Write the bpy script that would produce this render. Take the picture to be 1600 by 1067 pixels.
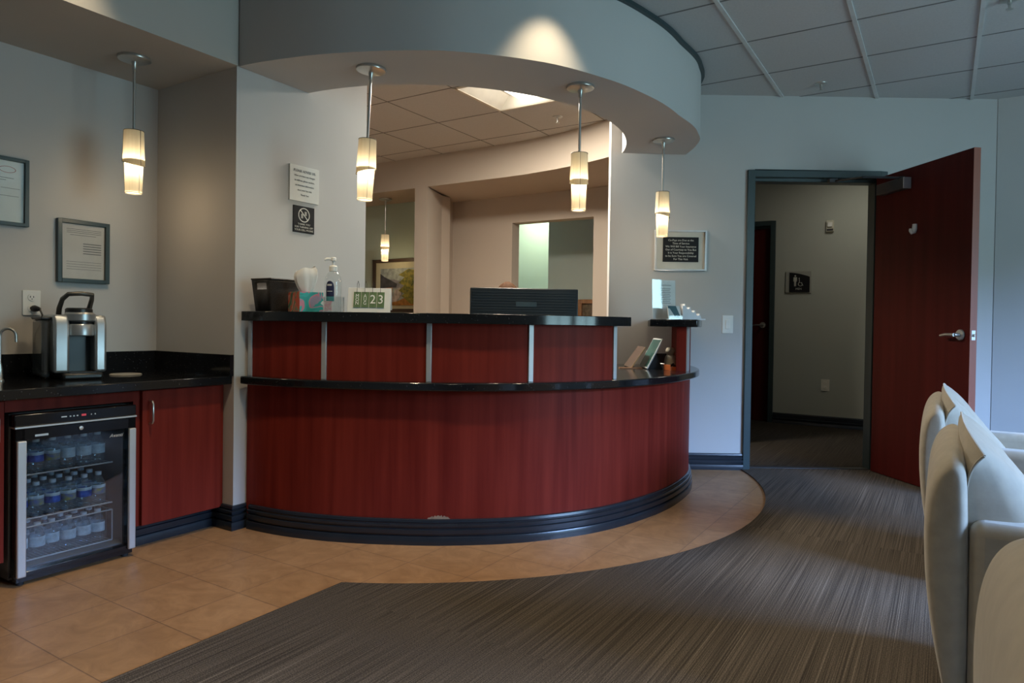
import bpy, bmesh, math, random
from mathutils import Vector, Matrix, Euler
random.seed(7)
for o in list(bpy.data.objects): bpy.data.objects.remove(o)
SC = bpy.context.scene
COL = SC.collection
PI = math.pi
# ------------------------------------------------------------------ frame of the building
# Most walls follow two directions turned 32.3 degrees against the camera: a = into the room, b = to the right.
TH = math.radians(32.3)
CT, ST = math.cos(TH), math.sin(TH)
def W(a, b, z=0.0): return Vector((a*ST + b*CT, a*CT - b*ST, z))
RZ = -TH                                    # local x = b, local y = a
# ------------------------------------------------------------------ camera
EYE = 1.02
cam = bpy.data.cameras.new('camera'); camo = bpy.data.objects.new('camera', cam); COL.objects.link(camo)
cam.sensor_width = 36; cam.lens = 24.0; cam.shift_y = -12.5/1600; cam.clip_start = .02
pit, rol = math.atan(14/1067), .0145
fw = Vector((0, math.cos(pit), -math.sin(pit))); u0 = Vector((0, math.sin(pit), math.cos(pit))); r0 = Vector((1, 0, 0))
rt = math.cos(rol)*r0 + math.sin(rol)*u0; up = -math.sin(rol)*r0 + math.cos(rol)*u0
m3 = Matrix((rt, up, -fw)).transposed()
camo.matrix_world = Matrix.Translation((0, 0, EYE)) @ m3.to_4x4()
SC.camera = camo
# ------------------------------------------------------------------ view
SC.view_settings.view_transform = 'Standard'
SC.view_settings.look = 'None'
SC.view_settings.gamma = 1
SC.view_settings.use_curve_mapping = False
SC.view_settings.exposure = 0.0
SC.cycles.use_denoising = True
SC.cycles.max_bounces = 8; SC.cycles.diffuse_bounces = 5; SC.cycles.transparent_max_bounces = 24
SC.cycles.sample_clamp_indirect = 4.0
# ------------------------------------------------------------------ world: overcast sky over a line of trees
SKY = 98.0
wd = bpy.data.worlds.new('world'); SC.world = wd; wd.use_nodes = True
nt = wd.node_tree; nt.nodes.clear()
def wn(t): return nt.nodes.new(t)
wo = wn('ShaderNodeOutputWorld'); bg = wn('ShaderNodeBackground'); tc = wn('ShaderNodeTexCoord'); sx = wn('ShaderNodeSeparateXYZ')
nz = wn('ShaderNodeTexNoise'); nz.inputs['Scale'].default_value = 7; nz.inputs['Detail'].default_value = 6
ad = wn('ShaderNodeMath'); ad.operation = 'MULTIPLY_ADD'; ad.inputs[1].default_value = -.42; 
rp = wn('ShaderNodeValToRGB')
nt.links.new(tc.outputs['Generated'], sx.inputs[0]); nt.links.new(tc.outputs['Generated'], nz.inputs['Vector'])
nt.links.new(nz.outputs['Fac'], ad.inputs[0]); nt.links.new(sx.outputs['Z'], ad.inputs[2])
nt.links.new(ad.outputs[0], rp.inputs[0]); nt.links.new(rp.outputs[0], bg.inputs[0]); nt.links.new(bg.outputs[0], wo.inputs[0])
bg.inputs[1].default_value = SKY
cr = rp.color_ramp; cr.elements[0].position = 0.0; cr.elements[0].color = (.055, .085, .095, 1)
cr.elements[1].position = .06; cr.elements[1].color = (.35, .55, 1.0, 1)
e = cr.elements.new(.6); e.color = (.26, .47, 1.0, 1)
# ------------------------------------------------------------------ window portals and lamps
WINDOWS = [(1.75, 2.8), (2.95, 3.95)]      # along the glazed wall (b = 3.2)
WZ0, WZ1, WB = .55, 2.35, 3.2
def add_light(name, kind, loc, energy, color, **k):
    l = bpy.data.lights.new(name, kind); l.energy = energy; l.color = color
    for n, v in k.items(): setattr(l, n, v)
    o = bpy.data.objects.new(name, l); COL.objects.link(o); o.location = loc
    return o
def aim(o, d): o.rotation_euler = Vector(d).to_track_quat('-Z', 'Y').to_euler()
for a0, a1 in WINDOWS:
    o = add_light('window_daylight', 'AREA', W((a0+a1)/2, WB+.02, (WZ0+WZ1)/2), 1, (1, 1, 1), shape='RECTANGLE', size=a1-a0, size_y=WZ1-WZ0)
    aim(o, W(0, -1)); o.data.cycles.is_portal = True
WARM = (1.0, .80, .52)
BULB_W, PENDANT_W, TROFFER_E, SPOT_W = 2.0, 1.35, 5.0, 32.0
for a_, b_, e_ in ((1.55, -1.95, 84), (1.0, -.7, 32), (2.6, -.75, 46), (-.6, .2, 30)):      # recessed downlights of the waiting room, above the picture
    v_ = W(a_, b_, 2.66); add_light('ceiling_downlight', 'SPOT', v_, e_, WARM, shadow_soft_size=.06, spot_size=math.radians(120), spot_blend=1.0)
# ------------------------------------------------------------------ materials
def lin(c): return tuple((x/12.92 if x <= .04045 else ((x+.055)/1.055)**2.4) for x in c)
MATS = {}
def mat(name, col, rough=.5, metal=0., noise=.06, nscale=9., stretch=(1, 1, 1), spec=.5, bump=0., coat=0., sheen=0., trans=0., alpha=1., emit=None, estr=0., dark=None):
    if name in MATS: return MATS[name]
    m = bpy.data.materials.new(name); m.use_nodes = True; n = m.node_tree; b = n.nodes['Principled BSDF']
    b.inputs['Roughness'].default_value = rough; b.inputs['Metallic'].default_value = metal
    b.inputs['Specular IOR Level'].default_value = spec; b.inputs['Coat Weight'].default_value = coat
    b.inputs['Sheen Weight'].default_value = sheen; b.inputs['Transmission Weight'].default_value = trans; b.inputs['Alpha'].default_value = alpha
    t = n.nodes.new('ShaderNodeTexCoord'); mp = n.nodes.new('ShaderNodeMapping'); mp.inputs['Scale'].default_value = stretch
    nz = n.nodes.new('ShaderNodeTexNoise'); nz.inputs['Scale'].default_value = nscale; nz.inputs['Detail'].default_value = 4
    r = n.nodes.new('ShaderNodeValToRGB')
    n.links.new(t.outputs['Object'], mp.inputs[0]); n.links.new(mp.outputs[0], nz.inputs['Vector']); n.links.new(nz.outputs['Fac'], r.inputs[0])
    lo = dark if dark else tuple(c*(1-noise) for c in col)
    hi = col if dark else tuple(min(1, c*(1+noise)) for c in col)
    r.color_ramp.elements[0].position = .3; r.color_ramp.elements[1].position = .7
    r.color_ramp.elements[0].color = (*lo, 1); r.color_ramp.elements[1].color = (*hi, 1)
    n.links.new(r.outputs[0], b.inputs['Base Color'])
    if bump:
        bp = n.nodes.new('ShaderNodeBump'); bp.inputs['Strength'].default_value = bump; bp.inputs['Distance'].default_value = .01
        n.links.new(nz.outputs['Fac'], bp.inputs['Height']); n.links.new(bp.outputs[0], b.inputs['Normal'])
    if emit: b.inputs['Emission Color'].default_value = (*emit, 1); b.inputs['Emission Strength'].default_value = estr
    MATS[name] = m; return m
def paint(name, col): return mat(name, col, .75, noise=.015, nscale=3, spec=.25)
M_WALL = paint('wall_paint', (.545, .53, .512))
M_SAGE = paint('sage_paint', (.42, .52, .46))
M_OLIVE = paint('hall_paint', (.43, .45, .40))
M_TAUPE = paint('taupe_paint', (.50, .43, .36))
M_SOFFIT = paint('soffit_paint', (.50, .47, .43))
M_CHERRY = mat('cherry_laminate', (.225, .029, .018), .46, noise=0, nscale=3.2, stretch=(7, 7, .35), spec=.09, dark=(.140, .015, .010))
M_DOORWOOD = mat('door_veneer', (.080, .010, .008), .42, nscale=2.6, stretch=(6, 6, .3), spec=.10, dark=(.055, .006, .005))
M_EDGE = mat('door_edge_wood', (.26, .075, .045), .4, nscale=4, stretch=(8, 8, .5))
M_GREEN = mat('dark_green_metal', (.030, .052, .056), .38, noise=.05)
M_BASE = mat('black_vinyl', (.018, .023, .030), .24, noise=.1)
M_STEEL = mat('brushed_aluminium', (.60, .61, .62), .42, .55, noise=.06, nscale=20, stretch=(1, 1, .1))
M_CHROME = mat('satin_nickel', (.55, .54, .51), .30, .85)
M_BLACK = mat('black_plastic', (.012, .012, .013), .35)
M_GLOSSBLACK = mat('gloss_black', (.008, .008, .010), .14)
M_DARKGREY = mat('charcoal_plastic', (.035, .036, .04), .42)
M_WHITE = mat('white_plastic', (.78, .77, .73), .4)
M_PAPER = mat('white_paper', (.86, .86, .84), .8)
M_INK = mat('grey_ink', (.14, .14, .14), .7)
M_CREAM = mat('cream_mat', (.60, .59, .53), .8)
M_FABRIC = mat('beige_velvet', (.37, .325, .25), .85, noise=.08, nscale=30, sheen=.35, bump=.06)
M_RUBBER = mat('dark_rubber', (.02, .02, .02), .7)
M_WOOD = mat('tan_wood', (.30, .14, .055), .5, nscale=6, stretch=(8, 1, 1), dark=(.18, .075, .03))
M_TISSUE = mat('soft_tissue', (.84, .83, .81), .9)
M_SILVERPL = mat('silver_plastic', (.45, .47, .48), .34, .75)

def granite():
    m = bpy.data.materials.new('black_granite'); m.use_nodes = True; n = m.node_tree; b = n.nodes['Principled BSDF']
    t = n.nodes.new('ShaderNodeTexCoord'); v = n.nodes.new('ShaderNodeTexVoronoi'); v.inputs['Scale'].default_value = 70
    r = n.nodes.new('ShaderNodeValToRGB'); r.color_ramp.elements[0].color = (.085, .085, .09, 1); r.color_ramp.elements[1].color = (.010, .0105, .012, 1)
    r.color_ramp.elements[0].position = .05; r.color_ramp.elements[1].position = .17
    n.links.new(t.outputs['Object'], v.inputs['Vector']); n.links.new(v.outputs['Distance'], r.inputs[0]); n.links.new(r.outputs[0], b.inputs['Base Color'])
    b.inputs['Roughness'].default_value = .10; b.inputs['Specular IOR Level'].default_value = .5
    return m
M_GRANITE = granite()

def tiles():
    m = bpy.data.materials.new('floor_tile'); m.use_nodes = True; n = m.node_tree; b = n.nodes['Principled BSDF']
    t = n.nodes.new('ShaderNodeTexCoord'); mp = n.nodes.new('ShaderNodeMapping'); mp.inputs['Location'].default_value = (.08, -.085, 0)
    br = n.nodes.new('ShaderNodeTexBrick'); br.offset = 0.0; br.inputs['Scale'].default_value = 1
    for k, v in (('Brick Width', .305), ('Row Height', .305), ('Mortar Size', .0022), ('Mortar Smooth', .2), ('Bias', 0.)): br.inputs[k].default_value = v
    br.inputs['Color1'].default_value = (.40, .225, .105, 1); br.inputs['Color2'].default_value = (.44, .252, .122, 1); br.inputs['Mortar'].default_value = (.24, .135, .075, 1)
    n1 = n.nodes.new('ShaderNodeTexNoise'); n1.inputs['Scale'].default_value = 7; n1.inputs['Detail'].default_value = 12; n1.inputs['Roughness'].default_value = .68; n1.inputs['Distortion'].default_value = 1.6
    r = n.nodes.new('ShaderNodeValToRGB'); r.color_ramp.elements[0].color = (.74, .70, .66, 1); r.color_ramp.elements[1].color = (1.12, 1.12, 1.12, 1)
    r.color_ramp.elements[0].position = .3; r.color_ramp.elements[1].position = .68
    mx = n.nodes.new('ShaderNodeMix'); mx.data_type = 'RGBA'; mx.blend_type = 'MULTIPLY'; mx.inputs[0].default_value = 1
    n.links.new(t.outputs['Object'], mp.inputs[0]); n.links.new(mp.outputs[0], br.inputs['Vector']); n.links.new(t.outputs['Object'], n1.inputs['Vector'])
    n.links.new(n1.outputs['Fac'], r.inputs[0]); n.links.new(br.outputs['Color'], mx.inputs[6]); n.links.new(r.outputs[0], mx.inputs[7]); n.links.new(mx.outputs[2], b.inputs['Base Color'])
    b.inputs['Roughness'].default_value = .42
    bp = n.nodes.new('ShaderNodeBump'); bp.inputs['Strength'].default_value = .25; bp.inputs['Distance'].default_value = .004; bp.invert = True
    n.links.new(br.outputs['Fac'], bp.inputs['Height']); n.links.new(bp.outputs[0], b.inputs['Normal'])
    return m
M_TILE = tiles()

def carpet(name, k=1.):
    """Loop pile in thin streaks along the room; every half-metre square has its own streaks and tone."""
    m = bpy.data.materials.new(name); m.use_nodes = True; n = m.node_tree; b = n.nodes['Principled BSDF']; L = n.links.new
    def N(t): return n.nodes.new(t)
    t = N('ShaderNodeTexCoord'); s = N('ShaderNodeSeparateXYZ'); L(t.outputs['Object'], s.inputs[0])
    cell = N('ShaderNodeVectorMath'); cell.operation = 'SNAP'; cell.inputs[1].default_value = (.6, 1.8, 9); L(t.outputs['Object'], cell.inputs[0])
    wn_ = N('ShaderNodeTexWhiteNoise'); L(cell.outputs[0], wn_.inputs['Vector'])
    off = N('ShaderNodeMath'); off.operation = 'MULTIPLY'; off.inputs[1].default_value = 7.; L(wn_.outputs['Value'], off.inputs[0])
    xx = N('ShaderNodeMath'); xx.operation = 'ADD'; L(s.outputs['X'], xx.inputs[0]); L(off.outputs[0], xx.inputs[1])
    cb = N('ShaderNodeCombineXYZ'); L(xx.outputs[0], cb.inputs[0]); L(s.outputs['Y'], cb.inputs[1])
    def streak(sc, det, lo, hi, c0, c1):
        mp = N('ShaderNodeMapping'); mp.inputs['Scale'].default_value = sc; L(cb.outputs[0], mp.inputs[0])
        z = N('ShaderNodeTexNoise'); z.inputs['Scale'].default_value = 1; z.inputs['Detail'].default_value = det; L(mp.outputs[0], z.inputs['Vector'])
        r = N('ShaderNodeValToRGB'); r.color_ramp.elements[0].position = lo; r.color_ramp.elements[1].position = hi
        r.color_ramp.elements[0].color = (*c0, 1); r.color_ramp.elements[1].color = (*c1, 1); L(z.outputs['Fac'], r.inputs[0]); return r.outputs[0], z
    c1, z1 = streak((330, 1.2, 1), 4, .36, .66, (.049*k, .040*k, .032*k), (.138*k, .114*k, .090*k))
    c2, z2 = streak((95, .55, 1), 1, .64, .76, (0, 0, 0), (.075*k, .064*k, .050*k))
    c3, z3 = streak((240, 240, 1), 2, .25, .75, (.45, .45, .45), (1.45, 1.45, 1.45))
    a = N('ShaderNodeMix'); a.data_type = 'RGBA'; a.blend_type = 'ADD'; a.inputs[0].default_value = 1; L(c1, a.inputs[6]); L(c2, a.inputs[7])
    mu = N('ShaderNodeMix'); mu.data_type = 'RGBA'; mu.blend_type = 'MULTIPLY'; mu.inputs[0].default_value = 1; L(a.outputs[2], mu.inputs[6]); L(c3, mu.inputs[7])
    L(mu.outputs[2], b.inputs['Base Color']); b.inputs['Roughness'].default_value = .95; b.inputs['Specular IOR Level'].default_value = .1
    bp = N('ShaderNodeBump'); bp.inputs['Strength'].default_value = .5; bp.inputs['Distance'].default_value = .006; L(z3.outputs['Fac'], bp.inputs['Height']); L(bp.outputs[0], b.inputs['Normal'])
    return m
M_CARPET = carpet('streaked_carpet')
M_CEIL = mat('ceiling_panel', (.57, .565, .55), .9, noise=.04, nscale=90, bump=.05, spec=.1)
M_TEE = mat('ceiling_tee', (.62, .62, .60), .45)
M_GAP = mat('panel_joint', (.20, .19, .18), .8)

def shade_mat():
    m = bpy.data.materials.new('pleated_shade_fabric'); m.use_nodes = True; n = m.node_tree; n.nodes.clear(); L = n.links.new
    o = n.nodes.new('ShaderNodeOutputMaterial'); d = n.nodes.new('ShaderNodeBsdfDiffuse'); tr = n.nodes.new('ShaderNodeBsdfTranslucent'); mx = n.nodes.new('ShaderNodeMixShader')
    t = n.nodes.new('ShaderNodeTexCoord'); mp = n.nodes.new('ShaderNodeMapping'); mp.inputs['Scale'].default_value = (60, 60, .6)
    z = n.nodes.new('ShaderNodeTexNoise'); z.inputs['Scale'].default_value = 1.5; r = n.nodes.new('ShaderNodeValToRGB')
    r.color_ramp.elements[0].color = (.50, .44, .33, 1); r.color_ramp.elements[1].color = (.64, .60, .50, 1)
    L(t.outputs['Object'], mp.inputs[0]); L(mp.outputs[0], z.inputs['Vector']); L(z.outputs['Fac'], r.inputs[0]); L(r.outputs[0], d.inputs[0]); L(r.outputs[0], tr.inputs[0])
    mx.inputs[0].default_value = .5; L(d.outputs[0], mx.inputs[1]); L(tr.outputs[0], mx.inputs[2]); L(mx.outputs[0], o.inputs[0]); return m
M_SHADE = shade_mat()
def emis(name, col, s):
    m = bpy.data.materials.new(name); m.use_nodes = True; n = m.node_tree; n.nodes.clear()
    o = n.nodes.new('ShaderNodeOutputMaterial'); e = n.nodes.new('ShaderNodeEmission'); e.inputs[0].default_value = (*col, 1); e.inputs[1].default_value = s
    n.links.new(e.outputs[0], o.inputs[0]); return m
M_BULB = emis('lamp_diffuser', (1, .82, .52), 3)
M_LENS = emis('troffer_lens', (1, .89, .72), TROFFER_E)
def clear_mat(name, tint, gloss=.1, rough=.03, body=0., bodycol=(1, 1, 1)):
    m = bpy.data.materials.new(name); m.use_nodes = True; n = m.node_tree; n.nodes.clear(); L = n.links.new
    o = n.nodes.new('ShaderNodeOutputMaterial'); t = n.nodes.new('ShaderNodeBsdfTransparent'); t.inputs[0].default_value = (*tint, 1)
    g = n.nodes.new('ShaderNodeBsdfGlossy'); g.inputs['Roughness'].default_value = rough; g.inputs['Color'].default_value = (1, 1, 1, 1)
    f = n.nodes.new('ShaderNodeFresnel'); ge = n.nodes.new('ShaderNodeNewGeometry'); mi = n.nodes.new('ShaderNodeMix'); mi.inputs[2].default_value = 1.5; mi.inputs[3].default_value = 1/1.5
    L(ge.outputs['Backfacing'], mi.inputs[0]); L(mi.outputs[0], f.inputs[0])   # thin sheets: same reflectance on both faces
    ma = n.nodes.new('ShaderNodeMath'); ma.operation = 'ADD'; ma.inputs[1].default_value = gloss; ma.use_clamp = True
    L(f.outputs[0], ma.inputs[0]); mx = n.nodes.new('ShaderNodeMixShader'); L(ma.outputs[0], mx.inputs[0]); L(t.outputs[0], mx.inputs[1]); L(g.outputs[0], mx.inputs[2]); out = mx
    if body:
        d = n.nodes.new('ShaderNodeBsdfDiffuse'); d.inputs[0].default_value = (*bodycol, 1); m2 = n.nodes.new('ShaderNodeMixShader'); m2.inputs[0].default_value = body
        L(mx.outputs[0], m2.inputs[1]); L(d.outputs[0], m2.inputs[2]); out = m2
    L(out.outputs[0], o.inputs[0]); return m
M_GLASS = clear_mat('clear_glass', (.96, .98, .98), .0)
M_FRIDGEGLASS = clear_mat('fridge_glass', (.80, .86, .90), .03)
M_PET = clear_mat('clear_bottle_plastic', (.93, .96, .98), .05, .08, .10, (.55, .62, .66))
M_ACRYLIC = clear_mat('clear_acrylic', (.97, .98, .98), .02)
M_GEL = clear_mat('clear_gel', (.95, .97, .97), .0, .05, .10, (.8, .82, .84))

# ------------------------------------------------------------------ mesh helpers
class MB:
    def __init__(s): s.v = []; s.f = []; s.sm = []
    def add(s, vs, fs, smooth=False):
        k = len(s.v); s.v += [tuple(v) for v in vs]; s.f += [tuple(i+k for i in f) for f in fs]; s.sm += [smooth]*len(fs); return s
    def box(s, x0, x1, y0, y1, z0, z1):
        vs = [(x, y, z) for z in (z0, z1) for y in (y0, y1) for x in (x0, x1)]
        return s.add(vs, [(0, 2, 3, 1), (4, 5, 7, 6), (0, 1, 5, 4), (2, 6, 7, 3), (0, 4, 6, 2), (1, 3, 7, 5)])
    def prism(s, poly, z0, z1, smooth=False):
        ar = sum(poly[i][0]*poly[(i+1) % len(poly)][1] - poly[(i+1) % len(poly)][0]*poly[i][1] for i in range(len(poly)))
        if ar < 0: poly = poly[::-1]
        n = len(poly); vs = [(p[0], p[1], z0) for p in poly] + [(p[0], p[1], z1) for p in poly]
        s.add(vs, [tuple(range(n-1, -1, -1)), tuple(range(n, 2*n))])
        return s.add(vs, [(i, (i+1) % n, n+(i+1) % n, n+i) for i in range(n)], smooth)
    def lathe(s, prof, n=24, c=(0, 0), cap=True):
        """prof: [(r, z)] from bottom to top"""
        vs = []
        for r, z in prof: vs += [(c[0]+r*math.cos(2*PI*i/n), c[1]+r*math.sin(2*PI*i/n), z) for i in range(n)]
        fs = [(j*n+i, j*n+(i+1) % n, (j+1)*n+(i+1) % n, (j+1)*n+i) for j in range(len(prof)-1) for i in range(n)]
        s.add(vs, fs, True)
        if cap:
            if prof[0][0] > 1e-4: s.add(vs[:n], [tuple(range(n-1, -1, -1))])
            if prof[-1][0] > 1e-4: s.add(vs[-n:], [tuple(range(n))])
        return s
    def tube(s, pts, r, n=10, cap=True):
        pts = [Vector(p) for p in pts]; rs = r if isinstance(r, (list, tuple)) else [r]*len(pts); rings = []
        up_ = None
        for i, p in enumerate(pts):
            d = (pts[min(i+1, len(pts)-1)] - pts[max(i-1, 0)]).normalized()
            if up_ is None: up_ = Vector((0, 0, 1)) if abs(d.z) < .9 else Vector((1, 0, 0))
            x = d.cross(up_).normalized(); y = x.cross(d).normalized(); up_ = y
            rings.append([p + rs[i]*(math.cos(2*PI*k/n)*x + math.sin(2*PI*k/n)*y) for k in range(n)])
        vs = [v for q in rings for v in q]
        s.add(vs, [(j*n+i, j*n+(i+1) % n, (j+1)*n+(i+1) % n, (j+1)*n+i) for j in range(len(rings)-1) for i in range(n)], True)
        if cap: s.add(rings[0], [tuple(range(n-1, -1, -1))]); s.add(rings[-1], [tuple(range(n))])
        return s
    def sheet(s, a, b, z0, z1=None):
        return s
def make(mb, name, m, parent=None, bevel=0., seg=2, loc=None, rotz=None):
    me = bpy.data.meshes.new(name); me.from_pydata(mb.v, [], mb.f); me.polygons.foreach_set('use_smooth', mb.sm)
    bm = bmesh.new(); bm.from_mesh(me); bmesh.ops.remove_doubles(bm, verts=bm.verts, dist=1e-5); bmesh.ops.recalc_face_normals(bm, faces=bm.faces); bm.to_mesh(me); bm.free()
    me.set_sharp_from_angle(angle=math.radians(42))
    me.materials.append(m); o = bpy.data.objects.new(name, me); COL.objects.link(o)
    if parent: o.parent = parent
    if loc is not None: o.location = loc
    if rotz is not None: o.rotation_euler = (0, 0, rotz)
    if bevel:
        b = o.modifiers.new('bevel', 'BEVEL'); b.width = bevel; b.segments = seg; b.limit_method = 'ANGLE'; b.angle_limit = math.radians(40); b.harden_normals = False
    return o
def box(name, m, x0, x1, y0, y1, z0, z1, parent=None, bevel=0., **k): return make(MB().box(x0, x1, y0, y1, z0, z1), name, m, parent, bevel, **k)
def tag(o, label, cat, group=None):
    o['label'] = label; o['category'] = cat
    if group: o['group'] = group
    return o
def struct(o): o['kind'] = 'structure'; return o
def thing(name, label, cat, loc, rotz=0., group=None):
    o = bpy.data.objects.new(name, None); COL.objects.link(o); o.empty_display_size = .1
    o.location = loc; o.rotation_euler = (0, 0, rotz); return tag(o, label, cat, group)
def lab(o, label): o['label'] = label; return o
def copy_tree(o, parent=None):
    c = o.copy(); COL.objects.link(c)
    if parent: c.parent = parent
    for ch in [x for x in COL.objects if x.parent == o]: copy_tree(ch, c)
    return c
def text(body, name, m, parent, size, loc, rot=(PI/2, 0, 0), align='CENTER', depth=.0006, space=1., sx=1., shear=0.):
    cu = bpy.data.curves.new('t', 'FONT'); cu.body = body; cu.size = size; cu.align_x = align; cu.align_y = 'CENTER'; cu.extrude = depth; cu.space_line = space; cu.shear = shear; cu.resolution_u = 2
    t = bpy.data.objects.new('t', cu); COL.objects.link(t); bpy.context.view_layer.update()
    me = bpy.data.meshes.new_from_object(t.evaluated_get(bpy.context.evaluated_depsgraph_get())); bpy.data.objects.remove(t); bpy.data.curves.remove(cu)
    me.name = name; me.materials.clear(); me.materials.append(m)
    o = bpy.data.objects.new(name, me); COL.objects.link(o); o.parent = parent; o.location = loc; o.rotation_euler = rot; o.scale = (sx, 1, 1)
    return o
def arc(c, r, t0, t1, n):
    out = []
    for i in range(n+1):
        t = t0 + (t1-t0)*i/n; rr = r(t) if callable(r) else r
        out.append((c[0]+rr*math.cos(math.radians(t)), c[1]+rr*math.sin(math.radians(t))))
    return out
def interp(tab):
    tab = sorted(tab)
    def f(t):
        if t <= tab[0][0]: return tab[0][1]
        for (a, x), (b, y) in zip(tab, tab[1:]):
            if t <= b:
                s = (t-a)/(b-a); s = s*s*(3-2*s)*.5 + s*.5
                return x + (y-x)*s
        return tab[-1][1]
    return f
def ring(mb, c, ri, ro, t0, t1, z0, z1, n=64):
    """A solid curved slab between two radii."""
    a = arc(c, ro, t0, t1, n); b = arc(c, ri, t0, t1, n); k = n+1
    vs = [(*p, z0) for p in a] + [(*p, z1) for p in a] + [(*p, z0) for p in b] + [(*p, z1) for p in b]
    sm = []; fl = []
    for i in range(n):
        sm.append((i, i+1, k+i+1, k+i)); sm.append((2*k+i+1, 2*k+i, 3*k+i, 3*k+i+1))
        fl.append((k+i, k+i+1, 3*k+i+1, 3*k+i)); fl.append((i+1, i, 2*k+i, 2*k+i+1))
    fl += [(0, k, 3*k, 2*k), (n, 2*k+n, 3*k+n, k+n)]
    mb.add(vs, sm, True); mb.add(vs, fl); return mb
def sweep(mb, path, prof, smooth=True):
    """prof: [(outward, z)] closed profile swept along path points (x, y) with outward normals (nx, ny)."""
    n = len(prof); vs = []
    for (x, y), (nx, ny) in path: vs += [(x+nx*d, y+ny*d, z) for d, z in prof]
    fs = [(j*n+i, j*n+(i+1) % n, (j+1)*n+(i+1) % n, (j+1)*n+i) for j in range(len(path)-1) for i in range(n)]
    mb.add(vs, fs, False); mb.add(vs[:n], [tuple(range(n))]); mb.add(vs[-n:], [tuple(range(n-1, -1, -1))]); return mb
BASE_PROF = [(0, 0), (.024, 0), (.024, .034), (.021, .039), (.012, .041), (.012, .047), (.021, .050), (.022, .058), (.021, .070), (.011, .073), (.011, .079), (.018, .082), (.018, .092), (.010, .095), (.010, .100), (.013, .103), (.010, .114), (.004, .117), (0, .117)]

CEN = (-.5, 4.8)                                # centre of the round reception desk and its soffit
R_DESK = interp([(-121, 1.650), (-108, 1.662), (-92, 1.664), (-83, 1.680), (-70, 1.702), (-58, 1.706), (-44, 1.692), (-30, 1.694), (-15, 1.712), (5, 1.712)])
R_SOF = interp([(-121, 1.703), (-109, 1.690), (-97, 1.692), (-84, 1.714), (-68, 1.708), (-55, 1.680), (-44, 1.664), (-30, 1.664), (-17, 1.718), (-10, 1.742), (5, 1.722)])
HC = 2.68; HS = 2.25; DW = 4.9                   # ceiling, soffit, door wall
# ================================================================== THE SETTING
# floor: tiles everywhere in the room, carpet laid beside them
fl = MB().box(-7.5, 3.5, -3.3, 8.6, -.06, 0); struct(make(fl, 'floor_tiles', M_TILE, rotz=RZ))
def toBA(p):      # world xy -> local (b, a)
    return (p[0]*CT - p[1]*ST, p[0]*ST + p[1]*CT)
cp = [toBA(p) for p in arc(CEN, 2.158, 2.6, -94, 60)]
cp += [(-1.955, -3.0), (3.2, -3.0), (3.2, 5.98), (.30, 5.98), toBA((3.45, 4.96)), toBA((1.70, 4.96))]
struct(make(MB().prism(cp, .0, .007), 'floor_carpet', M_CARPET, rotz=RZ))
hp = [toBA(p) for p in ((1.70, 4.96), (2.65, 4.96))] + [(.5, 6.2), (.5, 7.9), (-3.0, 7.9), (-2.0, 5.5)]
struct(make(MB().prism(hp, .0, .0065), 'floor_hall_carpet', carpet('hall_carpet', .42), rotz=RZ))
struct(box('trim_threshold', M_DARKGREY, 1.70, 2.64, 4.93, 4.985, .0, .012, bevel=.003))
# ceiling and its grid
TB0, TB1, TA0, TA1 = -2.945, -2.365, 3.86, 4.44      # opening for the recessed light
cl = MB().box(-7.5, TB0, -3.3, 8.6, HC, HC+.05).box(TB1, 3.5, -3.3, 8.6, HC, HC+.05).box(TB0, TB1, -3.3, TA0, HC, HC+.05).box(TB0, TB1, TA1, 8.6, HC, HC+.05)
struct(make(cl, 'ceiling', M_CEIL, rotz=RZ))
tee = MB(); gap = MB()
PITCH = .5725
for i in range(-2, 7):
    b = -.435 + PITCH*i
    if b < 3.2: tee.box(b-.011, b+.011, -3, 5.98, HC-.009, HC+.002)
for j in range(-12, 5):
    a = 4.085 + PITCH*j
    if a < 6: gap.box(-1.6, 3.2, a-.005, a+.005, HC-.0022, HC+.002)
for i in range(-5, -2):
    b = -.435 + PITCH*i; tee.box(b-.011, b+.011, -3, 1.9, HC-.009, HC+.002) if b > -2.9 else None
for j in range(-12, -3):
    a = 4.085 + PITCH*j
    if a < 1.9: gap.box(-2.9, -1.6, a-.005, a+.005, HC-.0022, HC+.002)
for i in range(-6, 2):                                # office ceiling, its own grid
    b = -2.955 + .61*i; gap.box(b-.004, b+.004, 2.6, 5.3, HC-.002, HC+.002)
for j in range(-3, 2):
    a = 4.45 + .61*j; gap.box(-6.4, -1.72, a-.004, a+.004, HC-.002, HC+.002)
struct(make(tee, 'ceiling_grid_tees', M_TEE, rotz=RZ)); struct(make(gap, 'ceiling_grid_joints', M_GAP, rotz=RZ))
# walls
def wallBA(name, poly, z0, z1, m=M_WALL): return struct(make(MB().prism(poly, z0, z1), name, m, rotz=RZ))
BK, SG, SA0, SA1 = -3.585, -2.915, 2.085, 2.965
wallBA('wall_niche', [(BK, -3.1), (BK, SA0), (BK-.12, SA0), (BK-.12, -3.1)], 0, HC)
wallBA('wall_left', [(BK-.12, SA0), (SG, SA0), (SG, SA1), (SG-.12, SA1), (SG-.12, 2.55), (BK-.12, 2.55)], 0, HC)
wallBA('wall_niche_bulkhead', [(BK, -3.0), (-2.905, -3.0), (-2.905, SA0), (BK, SA0)], HS, HC, M_SOFFIT)
wallBA('wall_rear', [(BK, -3.0), (3.3, -3.0), (3.3, -3.15), (BK, -3.15)], 0, HC)
wallBA('wall_right', [(.30, 5.98), (3.3, 5.98), (3.3, 6.1), (.30, 6.1)], 0, HC)
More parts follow.
